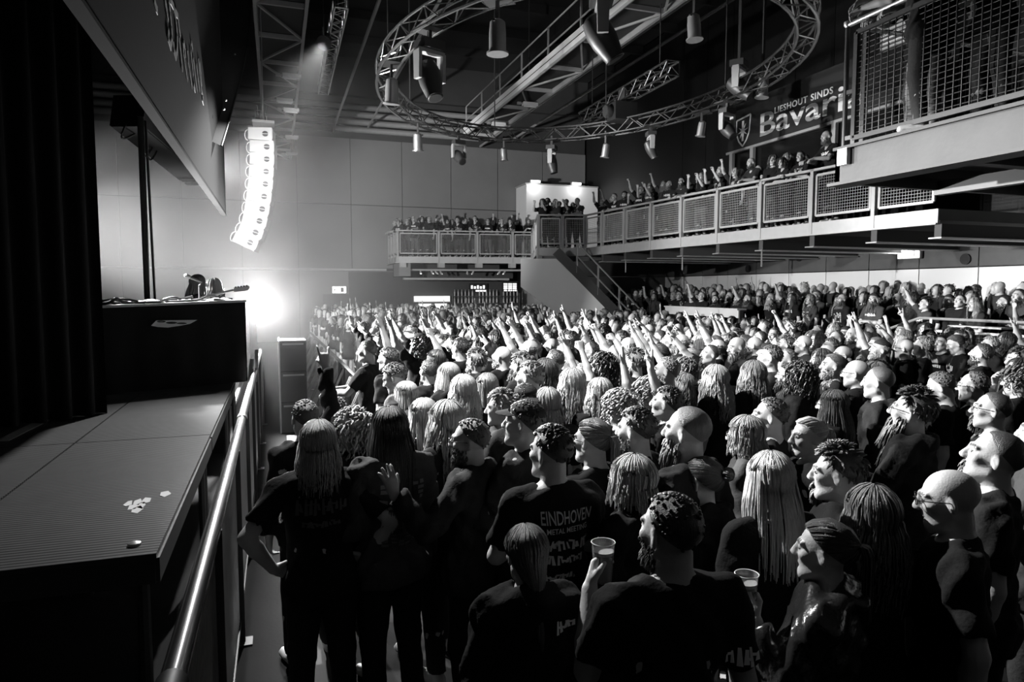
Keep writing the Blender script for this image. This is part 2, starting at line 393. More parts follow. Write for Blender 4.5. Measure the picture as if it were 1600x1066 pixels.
for k, (dx, h, v) in enumerate(((.05, .30, M_PAPER), (.11, .42, M_GREYP), (-.05, .5, M_BLACK))):
    o = MB().beam((Rr.x + dx, Rr.y - .12 + .05 * k, DZ + .005), (Rr.x + dx + .03, Rr.y - .05 + .05 * k, DZ + h), .05, .03).build('timber_batten', v)
    tag(o, ['short white batten leaning on the corner of the draped box', 'grey batten leaning on the corner of the draped box', 'tall black batten leaning on the corner of the draped box'][k], 'batten')

# ------------------------------------------------------------------ curtain on the left of the stage
cur = thing('stage_curtain', 'tall pleated black curtain at the side of the stage', 'curtain', (0, 0, 0))
ca, cb = Vector((on_y(158, 430, 7.5).x, 7.5, 0)), Vector((-4.8, 5.2, 0)); cd = cb - ca; cn = Vector((cd.y, -cd.x, 0)).normalized()
def cpt(u, z):
    w = u * 19; s_ = math.sin(2 * math.pi * w); s_ = math.copysign(abs(s_) ** .6, s_)
    return ca + cd * u + cn * (.07 * s_ + .02 * math.sin(u * 43)) + Vector((0, 0, z))
MB().grid(lambda u, v: cpt(u, DZ + .001 + v * 10), 300, 3).build('curtain_cloth', M_DRAPE, cur, True)
MB().tube([ca + Vector((0, 0, 11.25)), cb + Vector((0, 0, 11.25))], .03, 8).build('curtain_rail', M_DKST, cur, True)

# ------------------------------------------------------------------ black header banner above the stage front, with white script lettering
BNX = -.75
tip = on_x(350, 335, BNX); bz = tip.z; by1 = tip.y
hb = thing('header_banner', 'huge black header banner hanging above the stage front', 'banner', (BNX, by1, bz))
MB().box(-.03, .03, -11.5, 0, 0, 6.2).build('banner_sheet', M_MATTE, hb); MB().box(-.035, .035, -11.5, 0, -.022, 0).build('bottom_batten', M_MATTE, hb)
strokes = [[(241, 0), (244, 12), (246, 17)], [(258, 0), (261, 18), (263, 34)], [(264, 2), (266, 20), (268, 42), (269, 60), (267, 74), (263, 60), (264, 48)], [(266, 0), (271, 10), (275, 30), (277, 55), (277, 78), (275, 90), (272, 78), (271, 66)],
           [(274, 18), (278, 26), (280, 45), (282, 58)], [(280, 60), (282, 80), (284, 100), (285, 112)], [(286, 68), (287, 84), (289, 100), (292, 120), (293, 126)], [(287, 66), (289, 76), (290, 90)],
           [(293, 80), (294, 96), (296, 110), (299, 130), (300, 137)], [(298, 80), (300, 98), (302, 118)], [(299, 66), (300, 72), (301, 79)], [(302, 92), (304, 112), (306, 128), (308, 143)], [(303, 132), (304, 137), (305, 141)],
           [(307, 102), (309, 120), (312, 142)], [(310, 92), (311, 105), (313, 125), (315, 142), (317, 152), (318, 161), (316, 154), (317, 150)], [(312, 98), (314, 118), (315, 134)]]
sh = bpy.data.objects['header_banner']
for s_ in strokes:
    pts = [on_x(x, y, BNX + .034) - Vector((BNX, by1, bz)) for x, y in s_]
    t = MB()
    for a, b in zip(pts[:-1], pts[1:]): t.beam(a - (b - a) * .05, b + (b - a) * .05, .055, .004, up=(1, 0, 0))
    t.build('letter_stroke', M_PRINTG, hb)
# curved black masking drum behind the banner
dr = thing('curved_masking', 'curved black masking border with tiny glints behind the header banner', 'drape', (0, 0, 0))
edge = [(395, -14), (393, 10), (391, 40), (387, 70), (381, 105), (372, 140), (362, 175), (353, 205), (346, 228)]
E = [on_x(x, y, -.52 - .012 * i) for i, (x, y) in enumerate(edge)]
MB().grid(lambda u, v: E[min(8, int(u * 8))].lerp(E[min(8, int(u * 8) + 1)], u * 8 - int(u * 8)) + Vector((-.9 * v, -.25 * v, .35 * v)), 32, 6).build('masking_cloth', M_DRAPE, dr, True)
MB().tube(E, .012, 6).build('border_pipe', M_DKST, dr, True)
for x, y in ((383, 78), (367, 85), (374, 131), (353, 157), (350, 171), (358, 190)):
    MB().lathe([(.012, -.01), (.016, 0), (.012, .01)], 8, Matrix.Translation(on_x(x, y, -.60))).build('glint_bead', M_STEEL, dr, True)  # steel beads standing in for small lights on the drape

# ------------------------------------------------------------------ fill loudspeaker on a mast behind the banner
mb = on_y(231, 478, 10.75); mast = Vector((mb.x, 10.75, MSZ))
sp = thing('mast_loudspeaker', 'long black loudspeaker case on a mast under the header banner', 'loudspeaker', mast)
MB().tube([(0, 0, 0), (.0, 0, 4.0)], .042, 10).build('mast', M_MATTE, sp, True); MB().tube([(.11, .02, 0), (.06, .01, 3.95)], .018, 8).build('mast_cable', M_MATTE, sp, True)
for a in range(3): MB().beam((0, 0, .35), (.45 * math.cos(a * 2.1), .45 * math.sin(a * 2.1), .02), .03, .02).build('mast_leg', M_MATTE, sp)
P0 = at_depth(200, 172, 9.6) - mast; P1 = at_depth(312, 268, 11.6) - mast
dv = (P1 - P0).normalized(); sx = dv.cross(Vector((0, 0, 1))).normalized(); su = sx.cross(dv)
MB().beam(P0, P0 + (P1 - P0) * .93, .48, .46).build('case', M_MATTE, sp)
MB().beam(P0 - su * .235, P0 - su * .21 + (P1 - P0) * .9, .43, .03).build('rim', M_MATTE, sp)
for k in range(3): MB().beam(P1 - dv * (.30 - .13 * k) - su * .12, P1 - dv * (.21 - .13 * k) - su * .12, .44, .22).build('corner_bracket', M_MATTE, sp)
for k, (a, b) in enumerate(((.0, .12), (.16, .30), (.2, .36))):
    q0, q1 = P0 + dv * a * 2.2 - su * .2, P0 + dv * b * 2.2 - su * .2
    MB().tube([q0.lerp(q1, t) - su * (.25 * math.sin(t * math.pi)) - dv * (.18 * math.sin(t * math.pi) if k == 0 else 0) for t in np.linspace(0, 1, 12)], .014, 7).build('cable_loop', M_MATTE, sp, True)

# ------------------------------------------------------------------ hanging line array
pa_ = on_y(412, 205, 15.6)
la = thing('line_array', 'curved hanging column of white loudspeaker cabinets with round grilles', 'loudspeaker', pa_)
cabs = [(408.5, 212), (411, 232), (411, 251), (410, 270), (409, 289), (407, 308), (404, 327), (400, 345), (394, 362), (386, 377)]
prev = None
for i, (x, y) in enumerate(cabs):
    p = on_y(x, y, 15.6) - pa_
    tilt = math.radians((0, 1.5, 2, 3, 5, 7, 10, 14, 19, 24)[i])
    M = Matrix.Translation(p) @ Matrix.Rotation(-YAW * .35, 4, 'Z') @ Matrix.Rotation(tilt, 4, 'Y')
    hw, hd, hh = .235, .42, .136
    cb_ = MB().quadbox([M @ Vector(q) for q in ((-hw, -.2, -hh * .86), (hw, -.2, -hh), (hw, hd, -hh), (-hw, hd, -hh * .86), (-hw, -.2, hh * .86), (hw, -.2, hh), (hw, hd, hh), (-hw, hd, hh * .86))]).build('cabinet', M_WHITEP if i else mat('array_bumper_grey', .5, .5), la)
    g_ = MB()
    for s_ in (-1, 1):
        g_.prism([M @ Vector((.10 + .058 * math.cos(t), -.203, s_ * .008 + s_ * .05 * math.sin(t))) for t in np.linspace(0, math.pi, 9)], M.to_3x3() @ Vector((0, -.004, 0)))
    g_.build('handle_recess', M_BLACK, cb_)
    MB().beam(M @ Vector((hw + .006, -.21, -hh * .7)), M @ Vector((hw + .006, -.21, hh * .7)), .016, .02).build('rigging_plate', M_GREYP, cb_)
    MB().tube([M @ Vector((-hw - .02 - .06 * math.sin(t), -.1, hh * .8 * math.cos(t) - .02)) for t in np.linspace(0, math.pi, 9)], .009, 6).build('link_cable', M_PAPER, cb_, True)
MB().box(-.22, .22, -.1, .4, .16, .21).build('flying_bumper', M_GREYP, la); MB().tube([(0, .1, .2), (0, .1, 9.0 - pa_.z)], .012, 6).build('chain', M_STEEL, la)
for k in range(3): MB().tube([(-.15 + .1 * k, .05, .2), (-.17 + .12 * k, .05, .42), (-.1 + .08 * k, .05, .33), (-.12 + .1 * k, .05, .55)], .01, 6).build('sling', M_DKST, la, True)
bk = [on_y(x, y, 15.6) - pa_ for x, y in ((394, 215), (392, 260), (386, 310), (380, 345), (374, 372))]
MB().tube(bk, .014, 6).build('multicore_cable', M_PAPER, la, True)

# ------------------------------------------------------------------ catwalks, trusses and lamps under the roof
def catwalk(name, x0, x1, y0, y1, z, label, lamps, rail_side, fas):
    t = thing(name, label, 'catwalk', (0, y0, z))
    L = y1 - y0
    for x in (x0, x1): MB().beam((x, 0, 0), (x, L, 0), .07, .14).build('side_chord', M_GREYP, t)
    if fas: MB().box(x0 - .12, x0 - .03, 0, L, -.10, .20).build('lit_fascia', M_WHITE, t); MB().box(x0 - .125, x0 - .12, 0, L, .03, .05).build('fascia_groove', M_BLACK, t)
    n = max(3, int(L / 1.9))
    for i in range(n + 1):
        y = L * i / n; MB().beam((x0, y, 0), (x1, y, 0), .06, .10).build('cross_member', M_GREYP, t)
        if i < n:
            a, b = (x0, x1) if i % 2 else (x1, x0); MB().beam((a, y, -.03), (b, y + L / n, -.03), .045, .045).build('diagonal', M_GREYP, t)
            MB().box(x0 + .05, x1 - .05, y + .05, y + L / n - .05, .06, .075).build('grating', M_CEIL, t)
        if rail_side is not None: MB().beam((rail_side, y, 0), (rail_side, y, 1.0), .04, .04).build('rail_post', M_GREYP, t)
        if i % 3 == 0:
            for x in (x0, x1): MB().tube([(x, y, .05), (x, y, HZ - z)], .022, 6).build('hanger', M_DKST, t)
    if rail_side is not None:
        for zz in (.5, 1.0): MB().tube([(rail_side, 0, zz), (rail_side, L, zz)], .022, 6).build('hand_rail', M_GREYP, t)
    return t
CZ = 8.3
catwalk('catwalk', -.28, .74, 9.5, HY1 - .1, CZ, 'steel lattice catwalk above the hanging white line array', 4, -.28, False)
catwalk('catwalk', 6.95, 7.95, 9.0, 25.5, CZ, 'steel catwalk with a bright pale fascia crossing the ring truss', 2, 6.95, True)
for px, py, cw in ((456, 119, 0), (445, 157, 0), (455, 172, 0), (456, 214, 0), (456, 240, 0), (828, 163, 1), (779, 194, 1)):
    p = on_z(px, py, CZ - .1); o = thing('strip_lamp', ['unlit white strip lamp under the catwalk above the line array', 'unlit white strip lamp under the bright fascia catwalk'][cw], 'lamp', p, 0, 'strip lamps under the catwalks')
    MB().box(-.24, .24, -.09, .09, -.05, .05).build('casing', M_TUBE, o); MB().tube([(-.2, 0, -.065), (.2, 0, -.065)], .03, 8).build('tube', M_TUBE, o, True); MB().box(-.42, -.30, -.04, .04, -.03, .04).build('ballast', M_GREYP, o); MB().box(-.3, -.24, -.015, .015, -.01, .015).build('conduit', M_GREYP, o)
def truss(name, a, b, w, label, hang=True, group=None, n=None):
    a = Vector(a); b = Vector(b); t = thing(name, label, 'truss', a, 0, group); d = b - a; L = d.length; dn_ = d.normalized()
    sx = dn_.cross(Vector((0, 0, 1))).normalized() * (w / 2); u = Vector((0, 0, w / 2))
    ch = [sx + u, -sx + u, -sx - u, sx - u]
    for c_ in ch: MB().tube([c_, d + c_], .022, 6).build('chord', M_ALU, t, True)
    lt = MB(); n = n or max(4, int(L / (w * 1.1)))
    for k in range(4):
        c0, c1 = ch[k], ch[(k + 1) % 4]
        for i in range(n):
            p0 = dn_ * (L * i / n); p1 = dn_ * (L * (i + 1) / n)
            lt.tube([p0 + (c0 if i % 2 else c1), p1 + (c1 if i % 2 else c0)], .011, 5, False)
        for p in (Vector((0, 0, 0)), d): lt.tube([p + c0, p + c1], .014, 5)
    lt.build('lattice', M_ALU, t)
    if hang:
        for f_ in (.12, .88): MB().tube([d * f_ + u, d * f_ + Vector((0, 0, HZ - a.z))], .012, 5).build('chain', M_DKST, t)
    return t
truss('straight_truss', on_z(533, 2, 7.3), on_z(505, 140, 7.3), .22, 'slim hanging truss beside the catwalk over the stage front')
dl_ = thing('par_can', 'par can added on the slim truss to light the stage wing deck', 'stage lamp', DECK_LAMP[0]); Md = (DECK_LAMP[1] - DECK_LAMP[0]).to_track_quat('Z', 'Y').to_matrix().to_4x4()
MB().lathe([(.05, -.4), (.1, -.36), (.11, -.08), (.14, -.05), (.14, -.03), (.11, -.03)], 14, Md).build('can', M_MATTE, dl_, True); MB().tube([(0, 0, .1), (0, 0, 7.3 - DECK_LAMP[0].z)], .02, 6).build('hook_clamp', M_DKST, dl_, True)
RZ_, RR_ = 6.2, 4.2
RC = Vector((5.15, 11.65, RZ_)); RXX, RYY = 3.3, 4.6
rt = thing('ring_truss', 'big circular lighting truss of bright tubes hanging over the crowd', 'truss', RC)
NB = 72
def rp(i, dr_, dz): a = 2 * math.pi * i / NB; return Vector(((RXX + dr_) * math.cos(a), (RYY + dr_) * math.sin(a), dz))
for dr_, dz in ((-.14, .14), (.14, .14), (.14, -.14), (-.14, -.14)):
    MB().tube([rp(i, dr_, dz) for i in range(NB + 1)], .024, 7, False).build('ring_chord', M_ALU, rt, True)
lt = MB()
for i in range(NB):
    k = 1 if i % 2 else -1
    for s_ in (-1, 1): lt.tube([rp(i, .14 * s_, .14 * k), rp(i + 1, .14 * s_, -.14 * k)], .012, 5, False); lt.tube([rp(i, .14 * k, .14 * s_), rp(i + 1, -.14 * k, .14 * s_)], .012, 5, False)
lt.build('lattice', M_ALU, rt)
for i in range(0, NB, 9): MB().tube([rp(i, 0, .14), rp(i, 0, HZ - RZ_)], .014, 5).build('chain', M_DKST, rt)
truss('straight_truss', on_z(912, 186, 6.9), on_z(1052, 106, 6.9), .28, 'straight aluminium truss with a lamp box beside the ring truss')
lb = thing('lamp_box', 'boxy theatre lamp under the straight aluminium truss', 'lamp', on_z(972, 176, 6.5))
MB().box(-.28, .28, -.22, .22, -.2, .2).build('housing', M_BLACK, lb); MB().lathe([(.13, 0), (.15, .12), (.13, .16)], 14, Matrix.Translation((-.28, 0, 0)) @ Matrix.Rotation(-math.pi / 2, 4, 'Y')).build('lens_barrel', M_DKST, lb, True); MB().beam((0, 0, .2), (0, 0, .55), .05, .3).build('bracket', M_DKST, lb)
def snap(px, py, z, scale):
    if z > 6.3: return on_z(px, py, z)
    best = min((( (to_px(RC + Vector((RXX * math.cos(a), RYY * math.sin(a), -.25)))[0] - px) ** 2 + (to_px(RC + Vector((RXX * math.cos(a), RYY * math.sin(a), -.25)))[1] - py) ** 2), a) for a in [i * math.pi / 180 for i in range(0, 360)])
    a = best[1]; return RC + Vector((RXX * math.cos(a), RYY * math.sin(a), -.14 - .25 * scale))
def moving_head(px, py, z, tilt, pan, scale, label, group='moving head lamps on the ring truss'):
    p = snap(px, py, z, scale); t = thing('moving_head', label, 'stage lamp', p, pan, group)
    S = lambda *a: [x * scale for x in a]
    MB().box(*S(-.17, .17, -.13, .13, -.02, .10)).build('base', M_DKST, t); MB().beam(S(0, 0, .08), (0, 0, .26 * scale + .10 if z < 6.3 else HZ - p.z - .4), .05, .05).build('clamp', M_DKST, t)
    if z < 6.3: MB().box(-.18, .18, -.18, .18, .25 * scale - .012, .25 * scale + .012).build('clamp_plate', M_DKST, t)
    y_ = MB(); y_.box(*S(-.21, .21, -.06, .06, -.07, -.02))
    for s_ in (-1, 1): y_.quadbox([S(s_ * .17, -.06, -.42), S(s_ * .22, -.06, -.42), S(s_ * .22, .06, -.42), S(s_ * .17, .06, -.42), S(s_ * .17, -.07, -.05), S(s_ * .22, -.07, -.05), S(s_ * .22, .07, -.05), S(s_ * .17, .07, -.05)])
    y_.build('yoke', M_GREYP, t)
    M = Matrix.Translation(S(0, 0, -.38)) @ Matrix.Rotation(tilt, 4, 'X') @ Matrix.Scale(scale, 4)
    h_ = MB().lathe([(.06, -.24), (.13, -.2), (.16, -.05), (.155, .08), (.13, .2), (.11, .28), (.115, .31)], 16, M).build('head', M_DKST, t, True)
    MB().lathe([(.10, .305), (.09, .318)], 16, M).build('lens', M_BLACK, h_, True)
    return t
def par_can(px, py, z, tilt, scale, label, group='par cans on the ring truss'):
    p = snap(px, py, z, scale * .8); t = thing('par_can', label, 'stage lamp', p, RNG.uniform(0, 6), group)
    M = Matrix.Translation((0, 0, -.22 * scale)) @ Matrix.Rotation(tilt, 4, 'X') @ Matrix.Scale(scale, 4)
    if z < 6.3: MB().box(-.18, .18, -.18, .18, .2 * scale - .012, .2 * scale + .012).build('clamp_plate', M_DKST, t)
    c_ = MB().lathe([(.05, .20), (.09, .17), (.10, .05), (.10, -.16), (.13, -.17), (.13, -.19), (.10, -.19)], 14, M).build('can', M_STEEL, t, True)
    MB().lathe([(.095, -.165), (.05, -.17)], 14, M).build('lens', M_BLACK, c_, True)
    MB().beam((0, 0, -.05 * scale), (0, 0, .2 * scale + .10 if z < 6.3 else HZ - p.z - .4), .04, .04).build('hook_clamp', M_DKST, t); MB().beam((-.12 * scale, 0, -.06 * scale), (.12 * scale, 0, -.06 * scale), .03, .02).build('yoke', M_DKST, t)
    return t
moving_head(683, 76, 5.95, 2.75, .4, 1.05, 'large moving head lamp hanging at the bend of the ring truss')
moving_head(947, 22, 5.95, 2.6, 1.2, 1.05, 'large moving head lamp in front of the pale catwalk fascia')
moving_head(717, 212, 5.95, 2.2, .2, .8, 'moving head lamp tilted to the stage under the far ring')
moving_head(863, 222, 5.95, 2.9, .9, .85, 'moving head lamp pointing down beyond the pale catwalk')
moving_head(1016, 208, 5.95, 2.7, 1.3, .75, 'moving head lamp below the straight truss near the balcony')
moving_head(1155, 104, 6.6, 2.3, .6, 1.0, 'moving head lamp beside the short truss over the balcony')
moving_head(1147, 190, 6.0, 2.4, .2, .8, 'moving head lamp next to the shield of the balcony banner')
for k, (px, py, z, sc_) in enumerate(((783, 22, 5.95, 1.1), (614, 112, 5.95, 1.05), (659, 188, 5.95, 1.0), (787, 224, 5.95, .8), (947, 216, 5.95, .85), (1085, 20, 6.6, 1.0), (1192, 118, 6.4, 1.0), (1100, 196, 6.0, .8))):
    par_can(px, py, z, .15 * math.sin(k * 2), sc_, ['silver par can on the near arc of the ring truss', 'silver par can at the outer bend of the ring truss', 'silver par can below the bend of the ring truss', 'small par can on the far arc under the catwalk', 'small par can between two moving heads on the far arc',
             'par can high beside the pale catwalk end', 'slim par can under the short balcony truss', 'small par can below the straight truss end'][k])
# dark parallel pipes and hoists in the roof
for k, (x, z) in enumerate(((2.6, 9.6), (4.2, 9.9), (9.6, 9.4), (11.2, 9.8))):
    o = MB().tube([(x, 10, z), (x, HY1 - .3, z)], .05, 6).build('roof_pipe', M_GREYP, None, True); tag(o, 'thin dark pipe running under the hall roof', 'pipe', 'pipes under the hall roof')
# ------------------------------------------------------------------ text and railings
def text_mesh(txt, size, m, extrude=.004, shear=0.0, bold=0.0, space=1.0):
    cu = bpy.data.curves.new('text', 'FONT'); cu.body = txt; cu.size = size; cu.extrude = extrude; cu.shear = shear; cu.offset = bold; cu.space_character = space
    cu.resolution_u = 3
    o = bpy.data.objects.new('text', cu); COL.objects.link(o)
    dg = bpy.context.evaluated_depsgraph_get(); me = bpy.data.meshes.new_from_object(o.evaluated_get(dg))
    bpy.data.objects.remove(o); me.materials.clear(); me.materials.append(m); return me
def line_px(px, A, B):
    """point of the ground line A-B seen in pixel column px"""
    d = ray(px, 453); n = Vector((-d.y, d.x)); a = Vector((A[0], A[1])); b = Vector((B[0], B[1]))
    t = -(a - Vector((CAM.x, CAM.y))).dot(n) / (b - a).dot(n); return a + (b - a) * t
def railing_panel(a, b, z, label, group, h=1.1, top=True, wire=.06, wr=.004, mats_=None, drop=.25):
    mf = mats_ or M_GREYP
    a = Vector((a[0], a[1], z)); b = Vector((b[0], b[1], z)); t = thing('railing_panel', label, 'railing', a, 0, group); d = b - a; L = d.length; u = d.normalized()
    V = lambda s_, zz: u * s_ + Vector((0, 0, zz))
    MB().beam(V(0, -drop), V(0, h), .09, .09).build('post', mf, t)
    if top: MB().beam(V(-.05, h + .02), V(L + .05, h + .02), .09, .05).build('hand_rail', mf, t)
    g0, g1 = .11, L - .09
    fr = MB()
    for z_ in (.14, h - .10): fr.beam(V(g0, z_), V(g1, z_), .04, .05)
    for s_ in (g0, g1): fr.beam(V(s_, .14), V(s_, h - .10), .04, .05)
    fr.build('panel_frame', mf, t)
    w = MB(); s_ = g0 + wire
    while s_ < g1 - .02: w.tube([V(s_, .14), V(s_, h - .10)], wr, 4, False); s_ += wire
    s_ = .14 + wire
    while s_ < h - .12: w.tube([V(g0, s_), V(g1, s_)], wr, 4, False); s_ += wire
    stuff(w.build('wire_mesh', mf, t)); return t
BZ = 3.85
def slab(name, poly, label, z0, z1, fascias, m=M_GREYP):
    r = sroot(name, label)
    MB().prism([Vector((x, y, z0 + .05)) for x, y in poly], (0, 0, z1 - z0 - .05)).build('slab', M_CONC, r)
    for a, b in fascias:
        a = Vector((a[0], a[1], (z0 + z1) / 2)); b = Vector((b[0], b[1], (z0 + z1) / 2))
        MB().beam(a, b, .07, z1 - z0).build('fascia', m, r); lo_ = Vector((0, 0, -(z1 - z0) / 2 - .015)); MB().beam(a + lo_, b + lo_, .18, .03).build('fascia_flange', m, r)
    return r
FL, FR, WLc = (5.0, 29.9), (10.9, 28.9), (5.1, HY1 - .1)
S1, S2, RB = (8.6, 22.2), (10.2, 21.7), None
RA0, RA1 = (10.2, 21.7), (11.2, 10.0)
RB = line_px(1462, RA0, RA1)
fb = slab('floor_far_balcony', [FL, FR, (10.9, HY1 - .1), WLc], 'far balcony platform with grey steel fascia', 3.6, BZ, [(FL, FR), (WLc, FL)])
rb = slab('floor_right_balcony', [S1, S2, tuple(RB), (HX1 - .05, RB.y), (HX1 - .05, HY1 - .1), (10.9, HY1 - .1), (10.9, 28.9)], 'balcony platform along the back of the hall', 3.6, BZ, [(S1, S2), (S2, tuple(RB)), ((10.9, 28.9), S1)])
fpx = [622, 686, 746, 801, 839.5]; P = [line_px(x, FL, FR) for x in fpx]
FORD = ['open end', 'second bay', 'third bay', 'staircase end']
for i in range(4): railing_panel(P[i], P[i + 1], BZ, 'grey mesh railing panel at the ' + FORD[i] + ' of the far balcony front', 'far balcony railing panels')
wl_ = [Vector(WLc).lerp(Vector(FL), t) for t in (.05, .37, .68, .99)]
for i in range(3): railing_panel(wl_[i], wl_[i + 1], BZ, 'mesh railing panel on the far balcony short side, ' + ['next to the wall', 'middle bay', 'next to the open corner'][i], 'far balcony side railing panels')
sx_ = [Vector(S1), Vector(S1).lerp(Vector(S2), .5), Vector(S2)]
for i in range(2): railing_panel(sx_[i], sx_[i + 1], BZ, 'mesh railing panel at the balcony corner above the staircase', 'corner railing panels')
rpx = [914, 940, 975, 1016, 1063, 1119, 1186, 1265, 1361, 1460]; P = [line_px(x, RA0, RA1) for x in rpx]
ORD = ['first', 'second', 'third', 'fourth', 'fifth', 'sixth', 'seventh', 'eighth', 'ninth', 'tenth', 'eleventh', 'twelfth']
for i in range(9): railing_panel(P[i], P[i + 1], BZ, ORD[i] + ' mesh railing panel of the right-hand balcony counted from the staircase corner', 'right balcony railing panels')
bl = [Vector((10.9, 28.9)).lerp(Vector(S1), t) for t in (0, .33, .66, 1)]
for i in range(3): railing_panel(bl[i], bl[i + 1], BZ, 'mesh railing panel behind the balcony corner', 'rear corner railing panels')
for i, x in enumerate(rpx[1:]):
    p = line_px(x, RA0, RA1); MB().beam((p.x + .02, p.y, 3.46), (HX1 - .1, p.y, 3.46), .14, .24).build('soffit_beam', M_WALLD, rb); MB().beam((p.x - .05, p.y, 3.33), (HX1 - .1, p.y, 3.33), .26, .025).build('beam_flange', M_STEEL, rb)
    if i in (1, 3, 5): MB().tube([(p.x + .05, p.y, 3.6), (p.x + .05, p.y, 2.95)], .018, 6).build('drop_rod', M_STEEL, rb)
MB().quadbox([Vector((S1[0], S1[1], 3.3)), Vector((S2[0] + 1.4, S2[1] - .2, 3.5)), Vector((S2[0] + 1.4, S2[1] - .1, 3.5)), Vector((S1[0], S1[1] + .1, 3.3)), Vector((S1[0], S1[1], 3.58)), Vector((S2[0] + 1.4, S2[1] - .2, 3.58)), Vector((S2[0] + 1.4, S2[1] - .1, 3.58)), Vector((S1[0], S1[1] + .1, 3.58))]).build('haunch_beam', M_WALL, rb)
for x in (8.62, 9.5): MB().beam((x, 22.15, 2.9), (x, 22.15, 3.6), .16, .16).build('stub_column', M_GREYP, rb)
for x in (630, 690, 749, 801):                                        # brackets, light pipe and small spots under the far balcony
    p = line_px(x, FL, FR); MB().box(p.x - .14, p.x + .14, p.y - .05, p.y + .2, 3.38, 3.6).build('bracket', M_GREYP, fb)
la_, lb_ = line_px(633, FL, FR), line_px(840, FL, FR)
MB().tube([(la_.x, la_.y + .4, 3.28), (lb_.x, lb_.y + .4, 3.28)], .045, 8).build('light_pipe', M_GREYP, fb, True)
dk = line_px(640, FL, FR); MB().box(dk.x, 10.6, 31.2, 31.5, 2.86, 2.95).build('cable_tray', M_GREYP, fb)
MB().box(5.1, 10.9, 31.52, 31.6, 2.95, 3.6).build('bulkhead', M_WALLD, fb); MB().box(5.1, 5.6, 29.95, 31.4, 3.0, 3.6).build('pale_downstand', M_WALL, fb)
for k, x in enumerate((660, 677, 683, 691, 734, 744, 786, 794, 834, 843, 855, 864)):
    p = line_px(x, FL, FR); o = thing('spot_lamp', 'small spot lamp clamped under the far balcony edge', 'lamp', (p.x, p.y + .4, 3.24), .7 * k, 'small spot lamps under the far balcony')
    MB().tube([(0, 0, 0), (.0, -.1, -.12)], [.03, .055], 8).build('can', M_GREYP, o, True); MB().lathe([(.05, 0), (.04, .012)], 8, Matrix.Translation((0, -.103, -.125)) @ Matrix.Rotation(.6, 4, 'X')).build('lens', M_SCRW, o)
p = line_px(660, FL, FR); spot('bar_spot', (p.x, p.y + .3, 3.0), (p.x, p.y + .6, 0), 60, 50, .6, .04)
p = line_px(786, FL, FR); spot('bar_spot', (p.x, p.y + .6, 3.1), (p.x, p.y + 2.4, 1.2), 90, 70, .6, .04)

# white cabin on the far balcony
ca_ = on_y(824, 300, 31.4); cb_ = on_y(934, 300, 31.4); ct = on_y(824, 288, 31.4).z
cab = sroot('wall_cabin', 'white cabin box at the corner of the far balcony')
MB().box(ca_.x - .05, cb_.x, 31.4, HY1 - .1, BZ, ct).build('cabin_front', M_WHITE, cab); MB().box(ca_.x - .12, cb_.x, 31.33, HY1 - .1, ct, ct + .06).build('cabin_roof', M_GREYP, cab)
for k, px in enumerate((835, 899)):
    p = on_y(px, 290, 31.3); o = thing('wall_lamp', ['bright wall lamp at the left corner of the white cabin roof', 'bright wall lamp on the middle of the white cabin roof'][k], 'lamp', (p.x, 31.2, ct + .06), 0, None)
    MB().box(-.26, .26, -.05, .12, 0, .12).build('housing', M_GREYP, o); MB().box(-.24, .24, -.07, -.05, .0, .11).build('lens', M_EXIT, o)
    ld = bpy.data.lights.new('cabin_lamp_light', 'POINT'); ld.energy = 14; ld.shadow_soft_size = .1; q = bpy.data.objects.new('cabin_lamp_light', ld); COL.objects.link(q); q.location = (p.x, 31.0, ct - .1)
# exit signs
def exit_sign(p, M, label, w=.62, h=.3):
    t = tag(bpy.data.objects.new('exit_sign', None), label, 'exit sign'); COL.objects.link(t); t.matrix_basis = Matrix.Translation(p) @ M
    MB().box(-w / 2 - .02, w / 2 + .02, -.05, .03, -h / 2 - .02, h / 2 + .02).build('housing', M_GREYP, t); MB().box(-w / 2, w / 2, -.06, -.05, -h / 2, h / 2).build('lit_panel', M_EXIT, t)
    g_ = MB(); g_.box(-.2, -.02, -.066, -.06, -.02, .02).prism([(-.2, -.06, .06), (-.2, -.06, -.06), (-.27, -.06, 0)], (0, -.006, 0)); g_.box(.06, .2, -.066, -.06, -.11, .11); g_.build('pictogram', M_PRINTG, t)
    return t
exit_sign(on_y(530, 453, HY1 - .15), Matrix(), 'lit exit sign above the door on the far side wall')
pe = on_x(1422, 394, HX1 - .12); exit_sign(pe, Matrix.Rotation(-math.pi / 2, 4, 'Z'), 'glowing exit sign on the dark band of the back wall')
ld = bpy.data.lights.new('exit_sign_light', 'POINT'); ld.energy = 6; ld.shadow_soft_size = .1; q = bpy.data.objects.new('exit_sign_light', ld); COL.objects.link(q); q.location = (pe.x - .2, pe.y, pe.z)
d1 = on_y(505, 460, HY1 - .05); d2 = on_y(560, 460, HY1 - .05)
dr1 = sroot('door_1', 'dark double door under the lit exit sign'); xm = (d1.x + d2.x) / 2
for a, b in ((d1.x, xm - .01), (xm + .01, d2.x)): MB().box(a, b, HY1 - .08, HY1 - .03, 0, 2.2).build('door_leaf', M_CONC, dr1)
